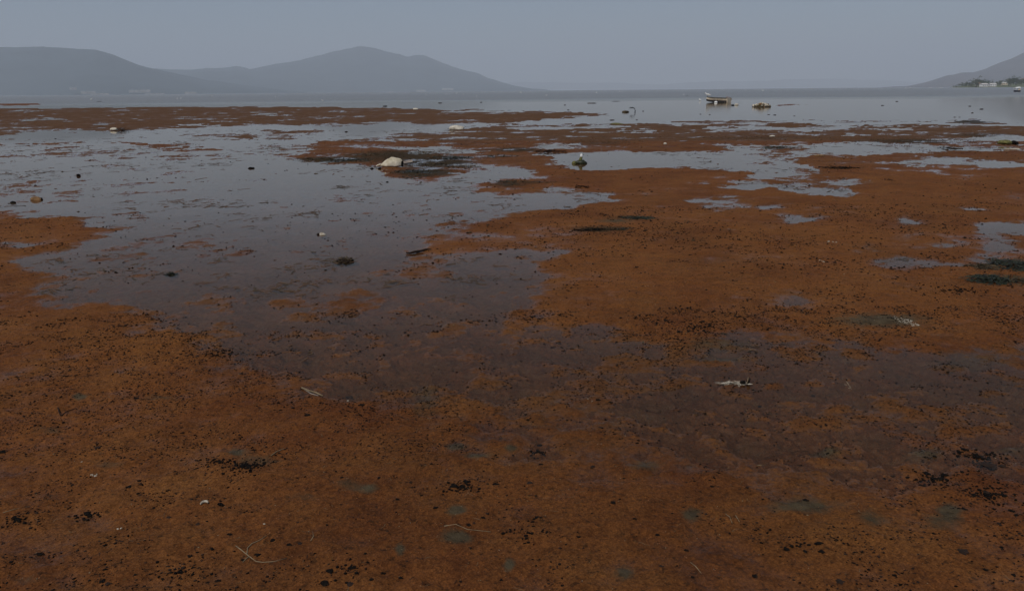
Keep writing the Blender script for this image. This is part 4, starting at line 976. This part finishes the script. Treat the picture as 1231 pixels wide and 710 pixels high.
# frayed scrap with a dark upright end
s = mpp(890, 462); p = place(886, 461, .002)
t = put(obj('reed_scrap', None), 'pale frayed reed scrap with a dark upturned end on the wet mud', 'reed scrap', loc=p)
Vq, Qq = strands(80, 13 * s, .014, .012, .05, .0035, 206, align=0.05, wander=.25); Vq[:, 0] -= 2 * s
put(obj('fibres', mesh_np('fibres', Vq, Qq, False, [BONE])), parent=t)
put(obj('hollow', rock(G(), (6 * s, -.006, 0), (7 * s, .03, 4.4 * s), 3, .3, 207).mesh('hollow', BLACK)), parent=t)
put(obj('upright_end', G().loft([(13 * s, 0, 0), (13.4 * s, 0, .016), (14.6 * s, 0, .028), (14.2 * s, 0, .036)], [.007, .011, .008, .002], 8).mesh('upright_end', DKBROWN)), parent=t)
put(obj('rib', G().loft([(11 * s, -.012, 0.004), (12 * s, -.010, .022), (12.8 * s, -.006, .040)], [.003, .003, .0015], 6).mesh('rib', STRAW)), parent=t)
# scatter of white flecks
def flecks(px, py, wpx, hpx, n, size, label, seed, mat=BONE, name='shell_fragments', cat='shell fragments'):
    p = place(px, py); s = mpp(px, py); rs = np.random.default_rng(seed); g = G()
    q0 = at(px, py - hpx / 2); q1 = at(px, py + hpx / 2); dy = abs(q0[1] - q1[1]) / 2
    for k in range(n):
        a = rs.random() * 6.28; q = rs.random() ** .5
        x, y = math.cos(a) * q * wpx * s / 2, math.sin(a) * q * dy - 0.35 * math.cos(a) * q * dy
        z0 = gz(p[0] + x, p[1] + y) - p[2]
        ss = size * (.4 + rs.random()); rock(g, (x, y, z0), (ss, ss * .7, ss * .3), 1, .3, seed + k, rs.random() * 6)
    return put(obj(name, g.mesh(name, mat, False)), label, cat, loc=p)
flecks(1088, 388, 20, 11, 60, .013, 'bright cluster of white flecks on grey mud, right of centre', 300)
clump(1088, 390, 18, .05, 1.2, 40, BONE, 'bleached wisps among the white flecks, right of centre', 301, core=False, ww=.6)
# big black-green weed heaps at the right
for (px, py, w_, dep, h_, n, lab, sd_) in ((1190, 337.5, 44, .20, 6, 420, 'front dark green-black weed heap near the right edge', 211), (1186, 322, 34, .16, 4.5, 320, 'left rear dark weed heap near the right edge', 212),
                                       (1222, 320, 46, .30, 6, 520, 'rear broad stringy weed heap cut by the right edge', 213), (1226, 338, 34, .22, 5, 320, 'front stringy weed heap cut by the right edge', 214)):
    clump(px, py, w_ * 1.1, dep, h_ * .8, int(n * .7), WEED if sd_ % 2 else WEEDB, lab, sd_, align=0.05, ww=1.1, wl=.6, core=False)
for k, (px, py, w_, n, lab) in enumerate(((767, 263, 42, 150, 'long black streak of weed on the orange mud, centre right'), (723, 259, 16, 40, 'short black weed streak left of the long one, centre right'), (716, 277, 46, 160, 'ragged black weed patch below the long streak, centre right'),
                                       (750, 277, 20, 60, 'small ragged weed patch under the long black streak'), (683, 249, 14, 50, 'small dark weed clump on the point of the centre pool'), (700, 226, 22, 60, 'dark weed streak on the brown spit above the centre pool'),
                                       (610, 219, 30, 70, 'dark line of weed on the mud spit, centre'), (770, 231, 8, 20, 'small black weed dot on the spit, centre right'), (1010, 203, 40, 90, 'dark weed on the mud tongue inside the right-hand pools'),
                                       (976, 204.5, 7, 20, 'tiny dark weed bit at the tip of the right mud tongue'), (1068, 218, 12, 30, 'dark weed tuft at the lower edge of the right pool'), (1010, 214.6, 9, 30, 'dark weed tuft in the right pool below the mud tongue'),
                                       (940, 178, 40, 90, 'floating dark weed at the left end of the right-hand pool'), (1140, 178.6, 26, 70, 'dark weed at the right tip of the right-hand pool'), (660, 183, 36, 100, 'dark weed band above the centre pool'),
                                       (870, 402, 9, 30, 'small black twig-like weed on the mud, right of centre'), (840, 431, 8, 26, 'black weed fleck left of the grey puddle'), (1218, 411, 30, 30, 'thin weed line at the right edge'))):
    clump(px, py, w_, max(.03, abs(at(px, py)[1] - at(px, py + 1.6)[1])), 1.5, n, BLACK if k % 3 else WEED, lab, 220 + k, core=False, ww=.8, align=0.0, wl=.4)
for k, (px, py, w_, n, lab) in enumerate(((420, 193.6, 60, 140, 'dark weed drift along the pool edge left of the cream sack'), (380, 192, 44, 90, 'dark weed drift at the left tip of the bank with the cream sack'),
        (540, 190, 60, 180, 'broad brown weed drift right of the grey board'), (520, 198, 52, 160, 'dark weed drift just right of the cream sack'), (500, 207, 60, 170, 'dark weed drift on the bank in front of the cream sack'),
        (560, 201, 40, 110, 'brown weed drift on the bank well right of the cream sack'), (500, 213, 40, 90, 'weed drift on the lowest tip of the bank in front of the sack'), (440, 187, 50, 90, 'brown weed drift behind and left of the cream sack'),
        (600, 189, 50, 70, 'thin weed drift on the bank between sack and centre pool'), (515, 184, 60, 90, 'weed drift along the near edge of the puddle behind the sack'))):
    clump(px, py, w_, max(.1, abs(at(px, py)[1] - at(px, py + 1.8)[1])), 2.2, n, WEEDB if k % 2 else WEED, lab, 250 + k, core=False, ww=.7, align=0.0, wl=.3)

# foreground finds
def lump(px, py, wpx, hfrac, mat, label, seed, name='clod', cat='clod', group=None, depth=.8):
    p = place(px, py, .001); s = mpp(px, py); w = wpx * s; g = G(); rs = np.random.default_rng(seed)
    rock(g, (0, 0, 0), (w * .72, w * depth * .6, w * hfrac * .7 + .001), 2, .6, seed, rs.random() * 3)
    for k in range(4):
        a = rs.random() * 6.28; q = w * .30
        rock(g, (math.cos(a) * q * 1.15, math.sin(a) * q * depth, 0), (w * (.2 + .25 * rs.random()), w * (.15 + .2 * rs.random()), w * hfrac * .5 + .001), 1, .5, seed * 7 + k, a)
    return put(obj(name, g.mesh(name, mat, False)), label, cat, group, loc=p)
lump(265.5, 608.5, 11.5, .5, BLACK, 'largest black clod at lower left, just right of the curled pale shell', 401)
p = place(246, 609); s = mpp(246, 609)
pts = [(math.cos(a) * 4 * s, math.sin(a) * 5 * s, .004) for a in np.linspace(.3, 3.6, 9)]
put(obj('curled_shell', G().loft(pts, [.002, .004, .0055, .006, .006, .006, .005, .004, .002], 8).mesh('curled_shell', BONE)), 'curled pale shell left of the largest black clod at lower left', 'shell', loc=p)
flecks(115, 573, 12, 6, 7, .012, 'few white chips near the left edge, lower left', 310)
flecks(97, 559, 4, 3, 1, .012, 'single white crumb near the left edge above the white chips', 311)
flecks(319, 634, 3, 3, 1, .011, 'single white crumb above the forked dry twig', 312)
flecks(144, 638, 6, 4, 3, .011, 'small pale chip at lower left below the black clod', 313)
flecks(417, 480, 6, 4, 3, .014, 'pale chip on wet mud, left of centre', 314)
flecks(700, 477, 40, 16, 7, .006, 'sparse white flecks on wet mud, centre', 315)
flecks(1020, 461, 10, 4, 4, .010, 'pale chips on the wet mud right of the reed scrap', 316)
flecks(1165, 545, 120, 30, 14, .006, 'sparse white flecks on the mud at lower right', 317)
flecks(1000, 292, 8, 3, 5, .022, 'pale chips on the orange mud, upper right', 318)
flecks(988, 315, 8, 3, 5, .02, 'pale chips on the orange mud below the others, upper right', 319)
def twig(px, py, pts, r, mat, label, name='twig', cat='twig'):
    p = place(px, py); g = G()
    for line in pts:
        q = []
        for (ax, ay) in line:
            w_ = at(ax, ay); q.append((w_[0] - p[0], w_[1] - p[1], gz(w_[0], w_[1]) - p[2] + r * 1.2))
        g.loft(q, [r * (1 - .6 * k / len(q)) for k in range(len(q))], 5)
    return put(obj(name, g.mesh(name, mat)), label, cat, loc=p)
twig(310, 676, [[(284, 661), (290, 665), (299, 671), (308, 677), (316, 678), (330, 677), (345, 673)], [(297, 669), (298, 662), (303, 657), (312, 654), (321, 650)], [(300, 672), (296, 674), (292, 678)]], .0022, STRAW, 'forked pale dry twig on the mud at lower left')
twig(376, 472, [[(363, 467), (370, 470), (380, 473), (388, 477)]], .0065, STRAW, 'short pale stick on the wet mud, left of centre', 'stick', 'stick')
twig(375, 471, [[(366, 468), (374, 473), (383, 477)]], .004, WOODG, 'grey sliver beside the short pale stick', 'stick', 'stick')
twig(545, 638, [[(534, 636), (548, 634), (562, 638), (590, 641)]], .0018, STRAW, 'long straight pale straw above the oval of grey silt, centre bottom', 'straw', 'straw')
twig(880, 640, [[(872, 622), (877, 626), (880, 632)], [(884, 622), (889, 630)]], .0018, STRAW, 'pair of short pale straws right of centre at the bottom', 'straw', 'straw')
twig(915, 558, [[(910, 560), (917, 558), (922, 557)]], .0018, STRAW, 'short pale straw on the mud, right of centre', 'straw', 'straw')
twig(835, 682, [[(830, 678), (836, 683), (843, 690)]], .0018, STRAW, 'pale straw at the bottom right of centre', 'straw', 'straw')
twig(335, 548, [[(326, 551), (333, 546), (342, 544)]], .0025, STRAW, 'pale straw above the black crumbs at lower left', 'straw', 'straw')
twig(376, 646, [[(374, 654), (377, 648), (376, 640)]], .0018, STRAW, 'short upright pale straw right of the forked twig', 'straw', 'straw')
twig(20, 616, [[(4, 620), (18, 616), (36, 611)]], .0018, STRAW, 'thin pale straw at the left edge near the bottom', 'straw', 'straw')
twig(75, 500, [[(74, 502), (80, 496), (92, 492)], [(70, 494), (73, 502)]], .003, DKBROWN, 'dark bent twig on the mud near the left edge', 'twig', 'twig')
twig(1020, 458, [[(1012, 452), (1018, 458), (1024, 462)]], .0025, BONE, 'pale splinter on the wet mud right of the reed scrap', 'splinter', 'splinter')

# crumb patches: dense black bits
big = [(1187, 557, 22, 10), (1160, 542, 9, 8), (1136, 571.5, 9, 8), (1114, 571, 9, 5), (1108, 584, 9, 6), (1185, 593, 9, 5), (1092, 575, 6, 8), (1216, 615, 9, 5), (1207, 597, 9, 4), (1158, 613, 8, 4), (1205, 560, 9, 5),
       (984, 659, 10, 6), (987, 668, 9, 5), (946, 665, 9, 6), (907, 694, 8, 7), (1157, 668, 14, 8), (1218, 692, 8, 5), (1184, 687, 7, 4), (825, 663, 6, 4), (1170, 600, 7, 4), (1010, 702, 12, 5), (832, 695, 6, 6), (968, 604, 8, 5), (856, 588, 6, 5), (898, 590, 5, 6),
       (1037, 551, 8, 3), (1000, 578, 5, 4), (391, 705, 12, 9), (396, 691, 9, 5), (348, 659, 8, 6), (361, 657, 7, 4), (276, 646, 8, 6), (310, 670, 9, 4), (329, 653, 8, 5), (122, 702, 7, 4), (131, 705, 8, 4), (48, 666, 9, 5), (14, 679, 6, 5), (2, 545, 10, 7),
       (262, 700, 7, 3), (118, 542, 7, 4), (164, 480, 8, 4), (156, 588, 8, 4), (185, 614, 6, 5), (105, 618, 9, 6), (203, 624, 7, 4), (168, 579, 6, 4), (250, 702, 5, 5), (230, 672, 6, 5), (370, 503, 8, 3), (238, 632, 6, 4),
       (644, 544, 9, 6), (651, 544, 6, 5), (649, 534, 8, 5), (651, 560, 7, 5), (712, 562.5, 7, 5), (545, 587, 10, 7), (561, 581, 10, 6), (555, 588, 7, 5), (596, 586, 8, 6), (637, 585, 8, 5), (478, 604, 6, 5), (524, 614, 7, 4), (581, 626, 6, 4), (564, 633, 7, 3), (570, 631, 4, 4),
       (763, 628, 6, 5), (737, 609, 7, 4), (482, 696, 7, 6), (424, 688, 9, 5), (421, 706, 10, 6), (554, 703, 5, 3), (602, 701, 6, 3), (676, 706, 5, 3), (689, 683, 5, 5), (722, 516, 5, 3), (720, 482, 7, 3), (734, 484, 6, 3), (456, 577, 6, 3), (412, 578, 6, 2), (420, 476, 10, 3), (435, 489, 7, 3),
       (645, 625, 8, 3), (650, 626, 5, 4), (790, 646, 6, 4), (795, 683, 6, 4), (808, 620, 4, 4), (768, 476, 5, 3), (913, 486, 5, 4), (978, 474, 6, 3)]
for k, (px, py, w_, h_) in enumerate(big):
    lump(px, py, w_ * 1.1, .22, BLACK if k % 5 else DKBROWN, 'loose black clod lying on the reddish mud in the foreground', 500 + k, group='loose black clods on the foreground mud', depth=1.1)

# ------------------------------------------------------------------ uncountable crumbs and fibres
V0, F0 = ico(1); V0 = V0[:, :]; F0 = np.array(F0)
def crumbs(name, n, mats, weights, label, seed, dmin, dmax, smin, smax, dens):
    rs = np.random.default_rng(seed)
    V1 = np.array([(0, 0, 1), (.9, 0, .1), (.28, .85, .1), (-.73, .53, .1), (-.73, -.53, .1), (.28, -.85, .1), (0, 0, -.4)]); F1 = np.array([(0, 1, 2), (0, 2, 3), (0, 3, 4), (0, 4, 5), (0, 5, 1), (6, 2, 1), (6, 3, 2), (6, 4, 3), (6, 5, 4), (6, 1, 5)])
    m = n * 5
    r = dmin + (dmax - dmin) * rs.random(m) ** 0.8
    x = (rs.random(m) * 2 - 1) * 0.72 * (r + .45); y = r
    keep = rs.random(m) < dens(x, y); x = x[keep][:n]; y = y[keep][:n]; n = len(x)
    z = ground(x, y, False)
    ok = (z > -0.004) | (rs.random(n) < 0.07); x, y, z = x[ok], y[ok], z[ok]; n = len(x)
    s = smin * (smax / smin) ** (rs.random(n) ** 1.9) * np.clip(y / 5.0, .8, 1.6)
    ar = 0.45 + 0.7 * rs.random(n); a = rs.random(n) * 6.283
    jit = 1 + rs.normal(size=(n, 7)) * .28
    P = V1[None] * jit[..., None]
    P[..., 0] *= 1; P[..., 1] *= ar[:, None]; P[..., 2] *= (0.35 + .35 * rs.random(n))[:, None]
    P *= (s / 2)[:, None, None]
    X = P[..., 0] * np.cos(a)[:, None] - P[..., 1] * np.sin(a)[:, None] + x[:, None]
    Y = P[..., 0] * np.sin(a)[:, None] + P[..., 1] * np.cos(a)[:, None] + y[:, None]
    Z = P[..., 2] + np.maximum(z, -.001)[:, None]
    V = np.stack([X, Y, Z], 2).reshape(-1, 3)
    Q = (F1[None] + (np.arange(n) * 7)[:, None, None]).reshape(-1, 3)
    mi = np.repeat(rs.choice(len(mats), n, p=weights), 10)
    o = put(obj(name, mesh_np(name, V, Q, False, mats, mi)), label, kind='stuff')
    return o
def crumb_patch(px, py, rxp, ryp, n, label, seed):
    p = place(px, py); rs = np.random.default_rng(seed); s = mpp(px, py)
    rx = rxp * s; ry = abs(at(px, py - ryp)[1] - at(px, py + ryp)[1]) / 2; g = G()
    for k in range(n):
        q = abs(rs.normal()) * .55; a = rs.random() * 6.28
        x, y = math.cos(a) * q * rx, math.sin(a) * q * ry
        x += .25 * rs.normal() * rx * .3
        ss = (.005 + .016 * rs.random() ** 2.2) * (p[1] / 4.0) ** .5
        rock(g, (x, y, gz(p[0] + x, p[1] + y) - p[2] - .001), (ss, ss * (.5 + .5 * rs.random()), ss * .4 + .001), 1, .5, seed * 900 + k, rs.random() * 6)
    return put(obj('crumb_patch', g.mesh('crumb_patch', BLACK, False)), label, kind='stuff', loc=p)
for k, a in enumerate(((1176, 549, 34, 10, 260, 'densest drift of black crumbs near the right edge'), (1122, 576, 40, 12, 130, 'black crumbs left of the densest drift near the right edge'), (1190, 596, 40, 20, 170, 'black crumbs below the densest drift at the right edge'),
        (297, 566, 30, 10, 230, 'drift of black crumbs at lower left'), (262, 560, 30, 12, 90, 'thin outer crumbs left of the drift at lower left'), (556, 588, 24, 9, 130, 'cluster of black crumbs in the middle foreground'), (646, 543, 16, 9, 60, 'small cluster of black crumbs above the middle one'),
        (108, 620, 20, 9, 80, 'cluster of black crumbs near the left edge'), (18, 628, 26, 14, 90, 'cluster of black crumbs at the left edge'), (220, 690, 60, 20, 70, 'loose black crumbs at the bottom left'), (420, 690, 50, 20, 60, 'loose black crumbs at the bottom, left of centre'),
        (960, 660, 60, 26, 60, 'loose black crumbs at the bottom, right of centre'), (280, 425, 50, 10, 130, 'black crumbs on the orange mud, left of centre'), (850, 395, 70, 12, 120, 'black crumbs along the edge of the wet mud, right of centre'), (1150, 350, 90, 14, 220, 'black crumbs below the weed heaps at right'), (640, 645, 60, 24, 70, 'loose black crumbs at the bottom centre'))):
    crumb_patch(*a, 700 + k)
def dens_dark(x, y):
    px, py = to_px(x, y)
    c = fbm(x, y, .9, 5, .6, 21) * .9 + fbm(x, y, .14, 3, .6, 22) * .8
    return np.clip(.22 + c * 1.25, .02, 1) + sample(DK, px, py) * 1.2 - sample(GR, px, py) * .12
crumbs('mud_crumbs', 52000, [BLACK, DKBROWN], [.6, .4], 'dark crumbs of rotting weed strewn over the near mud', 71, 2.0, 6.2, .0050, .022, dens_dark)
crumbs('mud_crumbs', 20000, [BLACK, DKBROWN], [.6, .4], 'dark crumbs of rotting weed strewn over the mud in the middle distance', 75, 6.0, 12.0, .0050, .024, dens_dark)
crumbs('weed_crumbs', 12000, [BLACK, DKBROWN, WEEDB], [.4, .35, .25], 'larger dark bits of weed strewn over the farther mud', 72, 9.0, 30.0, .007, .035, lambda x, y: np.clip(.15 + fbm(x, y, 1.5, 5, .6, 23) * .6, 0, 1) + sample(DK, *to_px(x, y)) * 1.5)
crumbs('algae_crumbs', 30000, [REDCR, DKBROWN, STRAW], [.74, .16, .10], 'rust-coloured bits of algae forming the grainy mud surface', 73, 2.0, 8.0, .003, .012, lambda x, y: np.clip(.4 + fbm(x, y, .4, 5, .6, 24) * .5, .05, 1))
crumbs('pale_crumbs', 900, [BONE, STRAW], [.5, .5], 'tiny pale shell chips sprinkled over the mud', 74, 2.0, 8.0, .0025, .006, lambda x, y: .3 + 0 * x)
def wisps(name, n, mats, label, dmin, dmax, seed):
    rs = np.random.default_rng(seed)
    m = n * 8
    y = dmin * (dmax / dmin) ** rs.random(m); x = (rs.random(m) * 2 - 1) * .72 * y
    c = fbm(x, y * .55, 1.3, 6, .68, 41) * 1.2 + fbm(x, y, .35, 4, .7, 43)
    z = ground(x, y, False)
    k = (c > .34 + .6 * rs.random(m)) & (z < .002) & (z > -.12); x, y = x[k][:n], y[k][:n]; n = len(x)
    V, Q = strands(n, .0001, .0001, 0, .11, .013, seed, 4, .55, align=0.0)
    V = V.reshape(n, -1, 3); sc = (np.clip(y / 12, .35, 2.2) * (.4 + 1.2 * rs.random(n) ** 2))[:, None]
    V[..., 0] = V[..., 0] * sc + x[:, None]; V[..., 1] = V[..., 1] * sc * 1.6 + y[:, None]; V[..., 2] = .002 + np.abs(V[..., 2]) * .12
    mi = np.repeat(rs.choice(len(mats), n, p=[.4, .6]), 4)
    put(obj(name, mesh_np(name, V.reshape(-1, 3), Q, False, mats, mi)), label, kind='stuff')
wisps('floating_weed', 10000, [WEEDB, RUST], 'thin brown wisps of weed and algae floating on the still pools', 5.0, 42.0, 91)
# fibres
rs = np.random.default_rng(88)
def fibres(name, n, mat, label, L, w, dmin, dmax, seed):
    rs = np.random.default_rng(seed)
    y = dmin + (dmax - dmin) * rs.random(n); x = (rs.random(n) * 2 - 1) * .7 * (y + .45)
    z = ground(x, y, False); k = z > -.003; x, y, z = x[k], y[k], z[k]; n = len(x)
    V, Q = strands(n, 0.0001, 0.0001, 0, L, w, seed, 5, .4)
    V = V.reshape(n, -1, 3); V[..., 0] += x[:, None]; V[..., 1] += y[:, None]; V[..., 2] = np.maximum(V[..., 2], 0) * .3 + np.maximum(z, 0)[:, None] + .0015
    put(obj(name, mesh_np(name, V.reshape(-1, 3), Q, False, [mat])), label, kind='stuff')
fibres('dry_fibres', 700, STRAW, 'fine dry plant fibres scattered on the mud', .035, .0009, 2.0, 6.5, 5)
fibres('dark_fibres', 2600, DKBROWN, 'fine dark rootlets scattered on the mud', .03, .0016, 2.0, 9, 6)

# ------------------------------------------------------------------ haze
hz = G().box((0, 15500, 599), (70000, 33200, 1202)).mesh('haze', MUD, False)
hz.materials.clear()
hm = bpy.data.materials.new('haze'); hm.use_nodes = True; nn = hm.node_tree.nodes; nn.remove(nn['Principled BSDF'])
pv = nn.new('ShaderNodeVolumePrincipled'); pv.inputs['Density'].default_value = HAZE_DENSITY; pv.inputs['Color'].default_value = (*HAZE_COLOR, 1); pv.inputs['Anisotropy'].default_value = 0.0
hm.node_tree.links.new(pv.outputs[0], nn['Material Output'].inputs['Volume'])
hz.materials.append(hm)
put(obj('haze', hz), 'pale blue-grey haze over the lake', kind='stuff')
